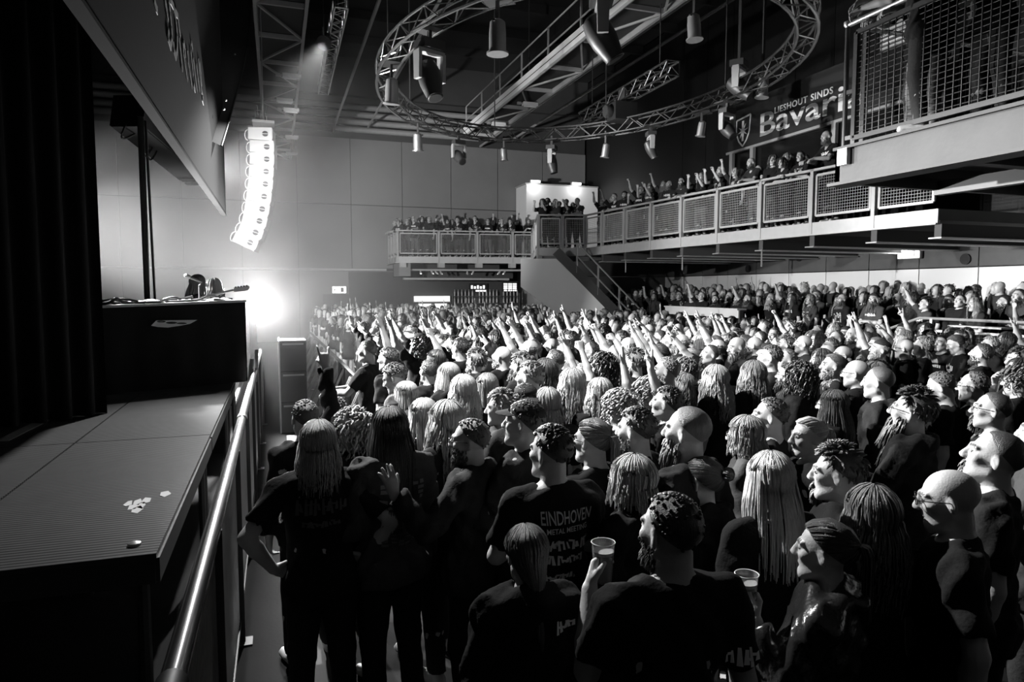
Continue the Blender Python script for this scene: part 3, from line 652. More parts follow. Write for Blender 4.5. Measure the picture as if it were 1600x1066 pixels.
# ------------------------------------------------------------------ bar below the far balcony
bw = sroot('wall_bar', 'dark wall behind the bar'); MB().box(5.6, 11.5, 32.55, 32.7, 0, 3.6).build('bar_wall', M_WALLD, bw); MB().box(3.2, 5.6, 32.6, 32.75, 0, 3.25).build('bar_wall_side', M_WALLD, bw)
bc = thing('bar_counter', 'dark bar counter below the far balcony', 'bar', (8.0, 31.0, 0)); MB().box(-2.6, 2.2, -.3, .3, 0, 1.08).build('counter_body', M_BAR, bc); MB().box(-2.7, 2.3, -.38, .38, 1.08, 1.13).build('counter_top', M_BAR, bc)
for k, (x0, x1, y0, y1) in enumerate(((733, 762, 443, 458), (785, 808, 441, 456))):
    a, b = on_y(x0, y0, 32.45), on_y(x1, y1, 32.45); t = thing('menu_screen', ['wall screen with large white lettering above the bar', 'wall screen with a white grid of menu rows above the bar'][k], 'screen', a)
    MB().box(0, b.x - a.x, 0, .06, b.z - a.z, 0).build('screen_case', M_BLACK, t)
    w, h = b.x - a.x, b.z - a.z; g_ = MB()
    if k == 0:
        for i in range(5): g_.box(w * (.1 + .16 * i), w * (.2 + .16 * i), -.01, 0, h * .55, h * (.2 + .1 * (i % 2)))
        g_.box(w * .35, w * .9, -.01, 0, h * .85, h * .68)
    else:
        for i in range(3):
            for j in range(4): g_.box(w * (.08 + .31 * i), w * (.34 + .31 * i), -.01, 0, h * (.28 + .22 * j), h * (.12 + .22 * j))
    g_.build('menu_rows', M_SCRW, t)
for x0, x1, y0, y1, l in ((648, 703, 463, 471, 'long lit white fridge top beside the bar'), (655, 701, 475, 486, 'lower lit white fridge shelf beside the bar')):
    a, b = on_y(x0, y0, 32.3), on_y(x1, y1, 32.3); t = thing('fridge_light', l, 'fridge', a); MB().box(0, b.x - a.x, 0, .2, b.z - a.z, 0).build('light_box', M_SCRW, t); MB().box(-.03, b.x - a.x + .03, .02, .25, b.z - a.z - .04, b.z - a.z).build('shelf', M_GREYP, t)
a, b = on_y(843, 456, 32.5), on_y(859, 466, 32.5); t = thing('light_poster', 'small lit poster box at the end of the bar', 'poster', a); MB().box(0, b.x - a.x, 0, .05, b.z - a.z, 0).build('light_panel', M_EXIT, t); MB().box(.08, b.x - a.x - .08, -.01, 0, (b.z - a.z) * .4, (b.z - a.z) * .25).build('print', M_PRINTG, t)
sh_ = thing('bottle_shelf', 'dark shelf of bottles behind the bar', 'shelf', on_y(708, 474, 32.3)); zs_ = [0, .35]
Lx = on_y(812, 474, 32.3).x - sh_.location.x
for z in zs_: MB().box(0, Lx, 0, .2, z - .03, z).build('shelf_board', M_BAR, sh_)
for x in (0, Lx): MB().box(x - .02, x + .02, 0, .2, -.4, .5).build('upright', M_BAR, sh_)
bot = MB().lathe([(.04, 0), (.042, .16), (.035, .2), (.015, .24), (.015, .3), (.018, .31)], 8).mesh('bottle', M_GLASSB, True)
for z in zs_:
    for k in range(19):
        if k % 7 == 6: continue
        o = link(bot, 'bottle', None, (sh_.location.x + .1 + k * (Lx - .2) / 18, 32.38, sh_.location.z + z + .001)); tag(o, 'bottle on the dark shelf behind the bar', 'bottle', 'bottles behind the bar')
# ------------------------------------------------------------------ staircase from the balcony
st_a = line_px(869, S1, (12.0, 21.0)); A3 = at_depth(869, 397, 23.0); B3 = at_depth(948, 480, 23.0)
dxy = Vector((B3.x - A3.x, B3.y - A3.y, 0)); slope = (A3.z - B3.z) / dxy.length; uh = dxy.normalized(); uw = Vector((-uh.y, uh.x, 0))
if uw.y < 0: uw = -uw
top_ = Vector((A3.x, A3.y, 3.7)) - uh * .0; run = 3.7 / slope; bot_ = top_ + uh * run - Vector((0, 0, 3.7))
sc_ = sroot('staircase', 'staircase with pale side wall going up to the balcony')
for o_ in (0, 1.3): MB().beam(top_ + uw * o_, bot_ + uw * o_ + Vector((0, 0, .1)), .06, .32).build('stringer', M_DKST, sc_)
for k in range(18):
    t_ = (k + .5) / 18; p = top_.lerp(bot_, t_) + Vector((0, 0, .05)); MB().beam(p + uw * .03, p + uw * 1.27, .24, .04).build('step', M_DKST, sc_)
MB().prism([top_ + uw * .05 + Vector((0, 0, -.25)) - uh * 1.2, top_ + uw * .05 + Vector((0, 0, -.25)), bot_ + uw * .05 + Vector((0, 0, .0)), bot_ + uw * .05 - uh * 1.6, top_ + uw * .05 - uh * .45 + Vector((0, 0, -1.75)), top_ + uw * .05 - uh * 1.2 + Vector((0, 0, -1.2))], uw * .1).build('side_wall', M_WHITE, sc_)
for zz in (1.0, .55): MB().tube([top_ + Vector((0, 0, zz)) + uh * .7 - Vector((0, 0, .7 * slope)), bot_ + Vector((0, 0, zz))], .028, 8).build('hand_rail', M_STEEL, sc_, True)
for k in range(5):
    p = (top_ + uh * .7 - Vector((0, 0, .7 * slope))).lerp(bot_, k / 4); MB().beam(p, p + Vector((0, 0, 1.0)), .05, .05).build('rail_post', M_STEEL, sc_)
# ------------------------------------------------------------------ lettered banner and booth on the right balcony
BX = 13.4
b0, b1 = on_x(1138, 238, BX), on_x(1330, 182, BX)
zb = (b0.z + b1.z) / 2; zt = zb + 1.36
bn = thing('beer_banner', 'black brewery banner with white lettering and shield above the balcony', 'banner', (BX, b0.y, zb))
Lb = b0.y - b1.y + 1.9
MB().box(-.02, .02, -Lb, 0, 0, zt - zb).build('banner_cloth', mat('banner_black', .018, .8, noise=.3, nscale=3), bn); MB().box(-.05, .05, -Lb, .05, -.07, 0).build('bottom_bar', M_GREYP, bn)
def banded(name):
    m = mat(name, .7, .7); nt = m.node_tree; b = nt.nodes['Principled BSDF']; t = nt.nodes.new('ShaderNodeTexCoord'); w = nt.nodes.new('ShaderNodeTexNoise'); w.inputs['Scale'].default_value = 1.0
    mp = nt.nodes.new('ShaderNodeMapping'); mp.inputs['Scale'].default_value = (1.5, 6, 1); nt.links.new(t.outputs['Object'], mp.inputs['Vector']); nt.links.new(mp.outputs['Vector'], w.inputs['Vector'])
    cr = nt.nodes.new('ShaderNodeValToRGB'); cr.color_ramp.interpolation = 'CONSTANT'; cr.color_ramp.elements[0].color = (.34, .34, .34, 1); cr.color_ramp.elements[1].position = .48; cr.color_ramp.elements[1].color = (.9, .9, .9, 1)
    nt.links.new(w.outputs['Fac'], cr.inputs['Fac']); nt.links.new(cr.outputs['Color'], b.inputs['Base Color']); return m
MT = Matrix(((0, 0, -1, 0), (-1, 0, 0, 0), (0, 1, 0, 0), (0, 0, 0, 1)))
def bpos(px, py): q = on_x(px, py, BX); return q - Vector((BX, b0.y, zb))
q = bpos(1186, 214); q2 = bpos(1311, 188)
tm = text_mesh('Bavaria', 1.0, banded('banded_print'), .004, 0, .012); wtxt = max(v.co.x for v in tm.vertices)
sc1 = (q.y - q2.y) / (wtxt * .80)
sc1y = .66 / .73
link(tm, 'lettering', bn, None, Matrix.Translation((-.03, q.y, q.z)) @ MT @ Matrix.Diagonal((sc1, sc1y, 1, 1)))
for word, xa, ya, xb, yb in (('LIESHOUT', 1211, 178, 1263, 159), ('SINDS', 1268, 158, 1303, 146)):
    q = bpos(xa, ya); q2 = bpos(xb, yb); tm = text_mesh(word, 1.0, M_PRINTW, .004, 0, .02, 1.1); wtxt = max(v.co.x for v in tm.vertices); s2 = (q.y - q2.y) / wtxt
    link(tm, 'lettering', bn, None, Matrix.Translation((-.03, q.y, q.z)) @ MT @ Matrix.Diagonal((s2, .24, 1, 1)))
q = bpos(1162, 205); cy_, cz_ = q.y, q.z
outl = [(-.30, .36), (.34, .42), (.30, -.05), (.18, -.28), (0, -.45), (-.18, -.28), (-.31, -.02)]
shl = MB(); W3 = lambda a, b, d=0: Vector((-.03 - d, cy_ - a, cz_ + b))
for i in range(len(outl)):
    a, b = outl[i], outl[(i + 1) % len(outl)]; shl.beam(W3(*a), W3(*b), .05, .006, up=(1, 0, 0))
shl.beam(W3(0, -.3), W3(0, .3), .09, .006, up=(1, 0, 0))
for k in range(8):
    a = k * math.pi / 4 + .2; shl.prism([W3(.06 * math.cos(a + .6), .06 * math.sin(a + .6)), W3(.06 * math.cos(a - .6), .06 * math.sin(a - .6)), W3(.24 * math.cos(a), .24 * math.sin(a))], (-.006, 0, 0))
shl.build('shield_emblem', M_PRINTW, bn)
bt = sroot('window_1', 'dark glazed booth opening below the brewery banner')
for px in (1144, 1176, 1303):
    p = on_x(px, 240, BX); MB().box(BX - .05, BX + .05, p.y - .07, p.y + .07, BZ, zb).build('mullion', M_GREYP, bt)
MB().box(BX + .1, BX + .14, b1.y - 2, b0.y, BZ, zb).build('pane', mat('dark_pane', .01, .08, spec=.6), bt); p = on_x(1160, 262, BX); MB().box(BX - .06, BX + .06, p.y - 1.6, b0.y, BZ + .95, BZ + 1.02).build('sill', M_GREYP, bt)
# ------------------------------------------------------------------ near platform at the upper right with wide mesh panels
NX, NY = 5.4, on_x(1306, 240, 5.4).y
npl = sroot('floor_near_platform', 'near balcony platform with heavy steel edge beam')
zt_ = on_x(1310, 233, NX).z; zb_ = on_x(1306, 288, NX).z; NE = -3.5
MB().box(NX + .04, 10.5, NE, NY - .05, zt_ - .12, zt_ - .02).build('slab', M_CONC, npl)
MB().box(NX, NX + .03, NE, NY, zb_, zt_).build('beam_web', M_RUST, npl); MB().box(NX - .10, NX + .14, NE, NY, zb_ - .03, zb_).build('bottom_flange', M_RUST, npl); MB().box(NX - .04, NX + .1, NE, NY, zt_ - .02, zt_ + .01).build('top_flange', M_RUST, npl)
MB().box(NX, 10.5, NY - .06, NY, zb_, zt_).build('end_beam', M_RUST, npl); MB().box(NX - .06, NX - .01, NY - .2, NY - .08, zt_ - .18, zt_ - .02).build('end_plate', M_STEEL, npl)
for k in range(5):
    y = NY - 1.2 - 1.4 * k; MB().beam((NX + .1, y, zb_ + .12), (10.4, y, zb_ + .12), .12, .2).build('joist', M_RUST, npl)
for x in (6.8, 8.4): MB().beam((x, NE, zb_ + .02), (x, NY, zb_ + .02), .1, .14).build('joist', M_DKST, npl)
np_t = thing('mesh_railing', 'tall dark railing with wide wire mesh on the near platform', 'railing', (NX + .05, NY - .05, zt_))
ptop = on_x(1320, 38, NX).z - zt_
MB().tube([(0, 0, -.02), (0, 0, ptop)], .024, 10).build('post', M_DKST, np_t, True); MB().beam((.02, -.11, .03), (.02, -.11, ptop - .2), .05, .05).build('post', M_DKST, np_t)
for zz in (.1, .55): MB().beam((0, 0, zz), (.02, -.11, zz), .03, .04).build('bracket', M_DKST, np_t)
MB().tube([(0, 0, ptop), (0, -8.0, ptop)], .026, 10).build('hand_rail', M_STEEL, np_t, True); MB().lathe([(.02, -.03), (.042, 0), (.04, .03), (.01, .045)], 12, Matrix.Translation((0, 0, ptop))).build('post_cap', M_STEEL, np_t, True)
p0 = on_x(1333, 216, NX + .05); mz0 = p0.z - zt_ ; mz1 = on_x(1340, 50, NX + .05).z - zt_; my0 = p0.y - (NY - .05)
for k in range(3):
    a, b = my0 - 2.35 * k, my0 - 2.35 * k - 2.3
    fr = MB()
    for zz in (mz0, mz1): fr.beam((.0, a, zz), (.0, b, zz), .03, .045)
    for yy_ in (a, b): fr.beam((0, yy_, mz0), (0, yy_, mz1), .03, .045)
    fr.build('panel_frame', M_RUST, np_t); w = MB(); y = a - .075
    while y > b + .03: w.tube([(0, y, mz0), (0, y, mz1)], .0042, 5, False); y -= .075
    z = mz0 + .052
    while z < mz1 - .02: w.tube([(.006, a, z), (.006, b, z)], .0038, 5, False); z += .052
    stuff(w.build('wire_mesh', M_DKST, np_t))
e_ = thing('mesh_railing', 'end railing of the near platform across its far side', 'railing', (NX + .3, NY - .04, zt_))
for k in range(4): MB().beam((k * 1.2, 0, 0), (k * 1.2, 0, ptop), .05, .05).build('post', M_DKST, e_)
MB().tube([(0, 0, ptop), (3.6, 0, ptop)], .024, 8).build('hand_rail', M_STEEL, e_, True)
w = MB()
for k in range(36): w.tube([(k * .1, 0, .1), (k * .1, 0, ptop - .1)], .004, 4, False)
stuff(w.build('infill_bars', M_DKST, e_))
# a heater grille and sign seen through the mesh
o = thing('wall_grille', 'pale slatted grille behind the mesh of the near platform', 'grille', on_x(1440, 25, 9.5))
for k in range(6): MB().box(0, .03, -.75, .75, -.28 + .07 * k, -.25 + .07 * k).build('slat', M_PAPER, o)
MB().box(.03, .05, -.8, .8, -.32, .2).build('grille_frame', M_DKST, o)
# ------------------------------------------------------------------ raised tier below the balcony, ledge and rail
TX, TZ1, TZ2 = 11.25, .58, .80
ti = sroot('floor_tier', 'raised standing tier below the right-hand balcony')
MB().box(TX, HX1 - .05, 2.0, 24.9, 0, TZ1).build('tier_step', M_FLOOR, ti); MB().box(13.1, HX1 - .05, 2.0, 24.9, TZ1, TZ2).build('tier_step', M_FLOOR, ti)
l0, l1 = on_x(1043, 474, TX - .1), on_x(1158, 487, TX - .1); lz = (l0.z + l1.z) / 2
ld_ = thing('drink_ledge', 'long pale drinks ledge in front of the raised tier', 'ledge', (TX - .1, l1.y, 0)); Ll = l0.y - l1.y
MB().box(-.12, .16, 0, Ll, lz - .04, lz).build('ledge_top', M_WOOD, ld_); MB().box(-.08, -.04, 0, Ll, lz - .24, lz - .04).build('ledge_front', M_WOOD, ld_)
for k in range(5): MB().box(-.06, .05, Ll * k / 4 - .03, Ll * k / 4 + .03, 0, lz - .04).build('ledge_post', M_DKST, ld_)
ra = on_x(1437, 497, TX); rz_ = ra.z - .75
rl = thing('tier_railing', 'steel railing with mesh panels and a sloping handrail on the tier', 'railing', (TX, ra.y, 0))
hz = ra.z
MB().tube([(0, .9, hz - .32), (0, .0, hz), (0, -6, hz)], .026, 8).build('hand_rail', M_STEEL, rl, True)
for k in range(4):
    y = -.25 - 1.5 * k; MB().beam((0, y, 0), (0, y, hz), .05, .05).build('post', M_STEEL, rl); MB().box(-.05, .2, y - 1.3, y - .35, hz - .13, hz - .1).build('shelf_plate', M_WOOD, rl)
    fr = MB()
    for zz in (hz - .22, hz - .95): fr.beam((0, y - .1, zz), (0, y - 1.4, zz), .03, .04)
    for s_ in (.1, 1.4): fr.beam((0, y - s_, hz - .95), (0, y - s_, hz - .22), .03, .04)
    fr.build('panel_frame', M_STEEL, rl); w = MB()
    for i in range(17): w.tube([(0, y - .1 - .08 * i, hz - .95), (0, y - .1 - .08 * i, hz - .22)], .004, 4, False)
    for i in range(14): w.tube([(0, y - .1, hz - .95 + .05 * i), (0, y - 1.4, hz - .95 + .05 * i)], .005, 4, False)
    stuff(w.build('wire_mesh', M_STEEL, rl))
# ------------------------------------------------------------------ pit: subwoofer stack, crowd barrier, floor monitors
sb = on_z(461, 676, 0); 
for k in range(3):
    z0 = .52 * k; t = thing('subwoofer', ['bottom black subwoofer of the stack at the stage front', 'middle black subwoofer of the stack at the stage front', 'top black subwoofer of the stack at the stage front'][k], 'subwoofer', (sb.x, sb.y + .45, z0))
    MB().box(-.21, .21, -.45, .45, .004, .515).build('case', mat('sub_black', .04, .6), t); MB().box(-.17, .17, -.456, -.45, .44, .47).build('grip_slot', M_GREYP, t)
    MB().box(-.235, -.21, -.46, .46, .0, .52).build('pale_edge', M_PAPER, t)
bar0, bar1 = (1.15, 7.2), (.95, 21.5)
nbar = 12
for k in range(nbar):
    a = Vector(bar0).lerp(Vector(bar1), k / nbar); b = Vector(bar0).lerp(Vector(bar1), (k + 1) / nbar)
    t = thing('crowd_barrier', ORD[k] + ' aluminium crowd barrier section from the guard rail, before the first row', 'barrier', (a.x, a.y, 0), 0, 'crowd barrier sections'); L = (b - a).length - .02; u = Vector((b.x - a.x, b.y - a.y, 0)).normalized()
    MB().tube([Vector((0, 0, 1.1)), u * L + Vector((0, 0, 1.1))], .03, 8).build('top_rail', M_ALU, t, True)
    for i in range(11): MB().tube([u * (L * i / 10) + Vector((-.02, 0, .05)), u * (L * i / 10) + Vector((0, 0, 1.08))], .013, 6, False).build('upright', M_ALU, t, True)
    MB().beam(Vector((-.02, 0, .04)), u * L + Vector((-.02, 0, .04)), .9, .02).build('tread_plate', M_DKST, t)
    for s_ in (.05, L - .05): MB().beam(u * s_ + Vector((-.03, 0, 1.05)), u * s_ + Vector((-.48, 0, .05)), .04, .04).build('brace', M_ALU, t)
for k, (x, y, rz) in enumerate(((-1.0, 12.6, .4), (-1.05, 14.3, .0), (-1.0, 16.0, -.3))):
    t = thing('floor_monitor', 'black wedge floor monitor at the stage edge', 'loudspeaker', (x, y, MSZ), rz, 'floor monitors at the stage edge')
    MB().prism([(-.25, -.3, 0.002), (.25, -.3, 0.002), (.25, -.3, .12), (-.12, -.3, .36), (-.25, -.3, .3)], (0, .6, 0)).build('case', M_BLACK, t); MB().quadbox([(.245, -.26, .13), (.245, .26, .13), (-.10, .26, .352), (-.10, -.26, .352), (.252, -.26, .14), (.252, .26, .14), (-.093, .26, .362), (-.093, -.26, .362)]).build('grille', M_DKST, t)
o = thing('fill_lamp', 'round fill lamp added unseen under the roof behind the photographer', 'lamp', (1.5, -2.5, 7.5)); MB().lathe([(.3, .0), (.3, .25), (.1, .4)], 18).build('housing', M_DKST, o, True); MB().tube([(0, 0, .4), (0, 0, HZ - 7.5)], .015, 6).build('stem', M_DKST, o)
# stage lamps: the fixtures round the spot lights, some of them added out of view, on masts or on the deck
for k, (p, tg) in enumerate(LAMPS):
    t = thing('wash_lamp', ['bright stage lamp glaring beside the draped box', 'unseen stage wash lamp hung beside the line array', 'unseen stage wash lamp hung deep over the stage', 'unseen stage wash lamp hung close behind the curtain', 'unseen wash lamp added to brighten the far balcony', 'unseen wash lamp added to brighten the raised tier', 'unseen wash lamp added above the guard rail end'][k], 'stage lamp', p)
    d = (tg - p).normalized(); M = d.to_track_quat('Z', 'Y').to_matrix().to_4x4()
    MB().lathe([(.08, -.42), (.17, -.38), (.19, -.12), (.21, -.10), (.21, -.06), (.19, -.06)], 18, M).build('housing', M_BLACK, t, True)
    MB().lathe([(.17, -.075), (.16, -.065)], 18, M).build('lens', M_GLOW, t)
    if p.z > 3: MB().tube([-d * .3 + Vector((0, 0, .15)), -d * .3 + Vector((0, 0, HZ - p.z))], .025, 8).build('drop_pipe', M_MATTE, t, True)
    else: MB().beam(-d * .25 + Vector((0, 0, -.12)), -d * .25 + Vector((0, 0, -p.z)), .12, .12).build('stand', M_MATTE, t)
# ------------------------------------------------------------------ people: a signed-distance body meshed on a graded grid
def seg_lines(lo, hi, coarse, fines):
    """sorted grid lines from lo to hi: spacing coarse, finer inside the intervals fines=[(a,b,h)]"""
    out = [lo]; x = lo
    while x < hi:
        h = coarse
        for a, b, f in fines:
            if a <= x < b: h = min(h, f)
            elif x < a < x + h: h = min(h, max(a - x, f))
        x += h; out.append(x)
    return np.array(out, dtype=np.float32)

class Field:
    def __init__(s, xs, ys, zs):
        s.xs, s.ys, s.zs = xs, ys, zs
        s.D = np.full((len(xs), len(ys), len(zs)), 0.5, np.float32)
    def _sl(s, lo, hi):
        i0, i1 = np.searchsorted(s.xs, [lo[0], hi[0]]); j0, j1 = np.searchsorted(s.ys, [lo[1], hi[1]]); k0, k1 = np.searchsorted(s.zs, [lo[2], hi[2]])
        if i1 <= i0 or j1 <= j0 or k1 <= k0: return None
        return (slice(i0, i1), slice(j0, j1), slice(k0, k1)), s.xs[i0:i1, None, None], s.ys[None, j0:j1, None], s.zs[None, None, k0:k1]
    def _put(s, sl, d, k, sub):
        A = s.D[sl]
        if sub:
            d = -d; h = np.clip(0.5 - 0.5 * (A - d) / max(k, 1e-6), 0, 1); s.D[sl] = A * (1 - h) + d * h + k * h * (1 - h)
        else:
            h = np.clip(0.5 + 0.5 * (d - A) / max(k, 1e-6), 0, 1); s.D[sl] = d * (1 - h) + A * h - k * h * (1 - h)
    def cap(s, a, b, ra, rb, k=0.02, sub=False, cut=None):
        a = np.array(a, np.float32); b = np.array(b, np.float32); m = max(ra, rb) + k + 0.03
        r = s._sl(np.minimum(a, b) - m, np.maximum(a, b) + m)
        if r is None: return
        sl, X, Y, Z = r; ab = b - a; L2 = float(ab @ ab) + 1e-9
        t = np.clip(((X - a[0]) * ab[0] + (Y - a[1]) * ab[1] + (Z - a[2]) * ab[2]) / L2, 0, 1)
        d = np.sqrt((X - a[0] - t * ab[0]) ** 2 + (Y - a[1] - t * ab[1]) ** 2 + (Z - a[2] - t * ab[2]) ** 2) - (ra + (rb - ra) * t)
        if cut is not None:
            u = ab / math.sqrt(L2)
            d = np.maximum(d, (X - b[0]) * u[0] + (Y - b[1]) * u[1] + (Z - b[2]) * u[2])
        s._put(sl, d, k, sub)
    def ell(s, c, r, k=0.02, R=None, sub=False):
        c = np.array(c, np.float32); m = max(r) + k + 0.03
        q = s._sl(c - m, c + m)
        if q is None: return
        sl, X, Y, Z = q; X = X - c[0]; Y = Y - c[1]; Z = Z - c[2]
        if R is not None:
            X, Y, Z = R[0][0] * X + R[1][0] * Y + R[2][0] * Z, R[0][1] * X + R[1][1] * Y + R[2][1] * Z, R[0][2] * X + R[1][2] * Y + R[2][2] * Z
        k0 = np.sqrt((X / r[0]) ** 2 + (Y / r[1]) ** 2 + (Z / r[2]) ** 2); k1 = np.sqrt((X / r[0] ** 2) ** 2 + (Y / r[1] ** 2) ** 2 + (Z / r[2] ** 2) ** 2)
        s._put(sl, k0 * (k0 - 1) / (k1 + 1e-6), k, sub)
    def clip(s, n, p):
        """keep the side n.(x-p) < 0"""
        s.D = np.maximum(s.D, n[0] * (s.xs[:, None, None] - p[0]) + n[1] * (s.ys[None, :, None] - p[1]) + n[2] * (s.zs[None, None, :] - p[2]))
    def mesh(s):
        D = s.D; ins = D < 0; nx, ny, nz = D.shape
        S = np.zeros((nx - 1, ny - 1, nz - 1), np.int8)
        for dx in (0, 1):
            for dy in (0, 1):
                for dz in (0, 1):
                    S += ins[dx:nx - 1 + dx, dy:ny - 1 + dy, dz:nz - 1 + dz]
        act = (S > 0) & (S < 8)
        I, J, K = np.nonzero(act); n = len(I)
        idx = np.full(act.shape, -1, np.int32); idx[I, J, K] = np.arange(n)
        acc = np.zeros((n, 3), np.float64); cnt = np.zeros(n)
        co = [(a, b, c) for a in (0, 1) for b in (0, 1) for c in (0, 1)]
        val = {c: D[I + c[0], J + c[1], K + c[2]] for c in co}
        def pos(c): return np.stack([s.xs[I + c[0]], s.ys[J + c[1]], s.zs[K + c[2]]], 1)
        for c in co:
            for ax in range(3):
                if c[ax] == 0:
                    e = list(c); e[ax] = 1; e = tuple(e)
                    va, vb = val[c], val[e]; m = (va < 0) != (vb < 0)
                    t = np.where(m, va / np.where(m, va - vb, 1), 0)[:, None]
                    acc += np.where(m[:, None], pos(c) * (1 - t) + pos(e) * t, 0); cnt += m
        V = acc / cnt[:, None]
        quads = []
        def emit(m, cells):
            i, j, k, flip = m
            q = np.stack([idx[i + c[0], j + c[1], k + c[2]] for c in cells], 1)
            q[flip] = q[flip][:, ::-1]; quads.append(q)
        a = ins[:-1] != ins[1:]; i, j, k = np.nonzero(a[:, 1:-1, 1:-1]); j += 1; k += 1
        emit((i, j, k, ~ins[i, j, k]), [(0, -1, -1), (0, 0, -1), (0, 0, 0), (0, -1, 0)])
        a = ins[:, :-1] != ins[:, 1:]; i, j, k = np.nonzero(a[1:-1, :, 1:-1]); i += 1; k += 1
        emit((i, j, k, ins[i, j, k]), [(-1, 0, -1), (0, 0, -1), (0, 0, 0), (-1, 0, 0)])
        a = ins[:, :, :-1] != ins[:, :, 1:]; i, j, k = np.nonzero(a[1:-1, 1:-1, :]); i += 1; j += 1
        emit((i, j, k, ~ins[i, j, k]), [(-1, -1, 0), (0, -1, 0), (0, 0, 0), (-1, 0, 0)])
        return V, np.concatenate(quads)

def np_mesh(name, V, Q, mats, midx=None, smooth=True):
    me = bpy.data.meshes.new(name)
    V = np.asarray(V, np.float32); Q = np.asarray(Q, np.int32); n = len(Q); w = Q.shape[1]
    me.vertices.add(len(V)); me.vertices.foreach_set('co', V.ravel())
    me.loops.add(n * w); me.loops.foreach_set('vertex_index', Q.ravel())
    me.polygons.add(n); me.polygons.foreach_set('loop_start', np.arange(0, n * w, w, dtype=np.int32))
    me.polygons.foreach_set('use_smooth', np.full(n, smooth))
    for m in mats: me.materials.append(m)
    if midx is not None: me.polygons.foreach_set('material_index', midx.astype(np.int32))
    me.update(calc_edges=True); me.validate()
    return me

def decimate(me, ratio):
    o = bpy.data.objects.new('dec', me); COL.objects.link(o); m = o.modifiers.new('d', 'DECIMATE'); m.ratio = ratio; m.use_collapse_triangulate = True
    dg = bpy.context.evaluated_depsgraph_get(); r = bpy.data.meshes.new_from_object(o.evaluated_get(dg)); nm = me.name
    bpy.data.objects.remove(o); bpy.data.meshes.remove(me); r.name = nm; return r
def nrm(v):
    v = np.array(v, float); return v / np.linalg.norm(v)

ARMS = {   # upper-arm direction, forearm direction, hand direction, palm normal (right side; x is mirrored for the left)
    'down':   ((.20, -.06, -1), (.04, .28, -1), (0, .15, -1), (-1, 0, 0)),
    'back':   ((.22, -.22, -1), (-.2, .1, -1), (-.2, .1, -1), (0, -1, 0)),
    'crossed': ((.22, .30, -.90), (-.88, .46, .12), (-1, .1, .1), (0, -.4, -1)),
    'up':     ((.42, .50, .75), (-.08, .48, .9), (0, .4, .95), (0, 1, -.2)),
    'point':  ((.25, .70, .62), (.02, .62, .80), (0, .7, .75), (0, .5, -.8)),
    'high':   ((.22, .42, .88), (.02, .34, .94), (0, .3, .95), (0, 1, -.2)),
    'sip':    ((.20, .35, -.9), (-.18, .48, .88), (-.35, .55, .6), (-.8, .1, .3)),
    'fistup': ((.50, .45, .45), (-.1, .25, 1), (0, .1, 1), (-.8, .5, 0)),
    'phone':  ((.15, .75, -.15), (-.30, .45, .85), (-.1, .2, 1), (-.3, .9, 0)),
    'cup':    ((.20, .05, -1), (-.30, .92, .35), (-.3, 1, .25), (-1, -.2, .1)),
    'hips':   ((.62, -.30, -.75), (-.45, .30, -.75), (-.8, .5, -.4), (-.5, -.8, 0)),
    'pockets': ((.34, -.16, -.95), (-.2, .40, -.85), (-.3, .4, -.9), (-1, -.2, 0)),
    'rail':   ((.16, .62, -.75), (-.35, .92, -.02), (-.3, .9, -.3), (0, .2, -1)),
    'clap':   ((.18, .55, -.65), (-.42, .70, .60), (-.2, .5, .9), (-1, .2, 0)),
    'wave':   ((.60, .35, -.55), (.35, .55, .80), (.15, .25, 1), (-.4, .9, .1)),
    'mouth':  ((.20, .45, -.85), (-.42, .30, .95), (-.5, .1, .8), (-.6, -.7, 0)),
    'shoulder': ((.75, .45, .05), (.3, .9, .1), (.1, 1, -.2), (0, 0, -1)),
    'lead':   ((.85, .25, -.15), (.75, .45, .30), (.6, .5, .5), (-.3, .9, .1)),
}
CURL = {'relaxed': (.3, .35, .4, .45, .5), 'open': (.05, .04, .02, .05, .1), 'fist': (.8, 1, 1, 1, 1), 'horns': (.9, .02, 1, 1, .02),
        'grip': (.45, .55, .55, .58, .6), 'phone': (.3, .6, .6, .6, .6), 'one': (.8, .0, 1, 1, 1), 'spread': (.0, .12, .05, .08, .15)}

def hand_prims(fd, wr, dirn, palm, side, curls, sp=1.0):
    Zh = nrm(dirn); Yh = np.array(palm, float); Yh = nrm(Yh - Zh * (Yh @ Zh)); Xh = np.cross(Yh, Zh) * (1 if side > 0 else -1)
    Xh = -Xh
    def W(x, y, z): return np.array(wr) + Xh * x + Yh * y + Zh * z
    fd.cap(W(-.018, 0, .03), W(-.024, 0, .085), .017, .015, .012)
    fd.cap(W(0, 0, .0), W(0, .0, .09), .021, .016, .014)
    fd.cap(W(.016, 0, .03), W(.024, 0, .088), .018, .015, .012)
    fr = [(.030, .062, .10), (.010, .071, .04), (-.012, .066, -.03), (-.031, .053, -.11)]
    for (x0, L, splay), cu in zip(fr, curls[1:]):
        ang = 0.0; p = (x0, 0.0, .090); sx = splay * sp * (1 - cu)
        for ln, a, r0, r1 in ((.46 * L, 1.15, .0098, .0090), (.31 * L, 1.5, .0090, .0084), (.25 * L, 1.0, .0084, .0072)):
            ang += a * cu
            q = (p[0] + sx * ln * 1.6, p[1] + math.sin(ang) * ln, p[2] + math.cos(ang) * ln)
            fd.cap(W(*p), W(*q), r0, r1, .004); p = q
    c = curls[0]
    p = (.022, .006, .025); q = (.050 - .012 * c, .014 + .018 * c, .056); r = (.062 - .045 * c, .020 + .030 * c, .088 - .004 * c)
    fd.cap(W(*p), W(*q), .0135, .011, .008); fd.cap(W(*q), W(*r), .0105, .0085, .005)

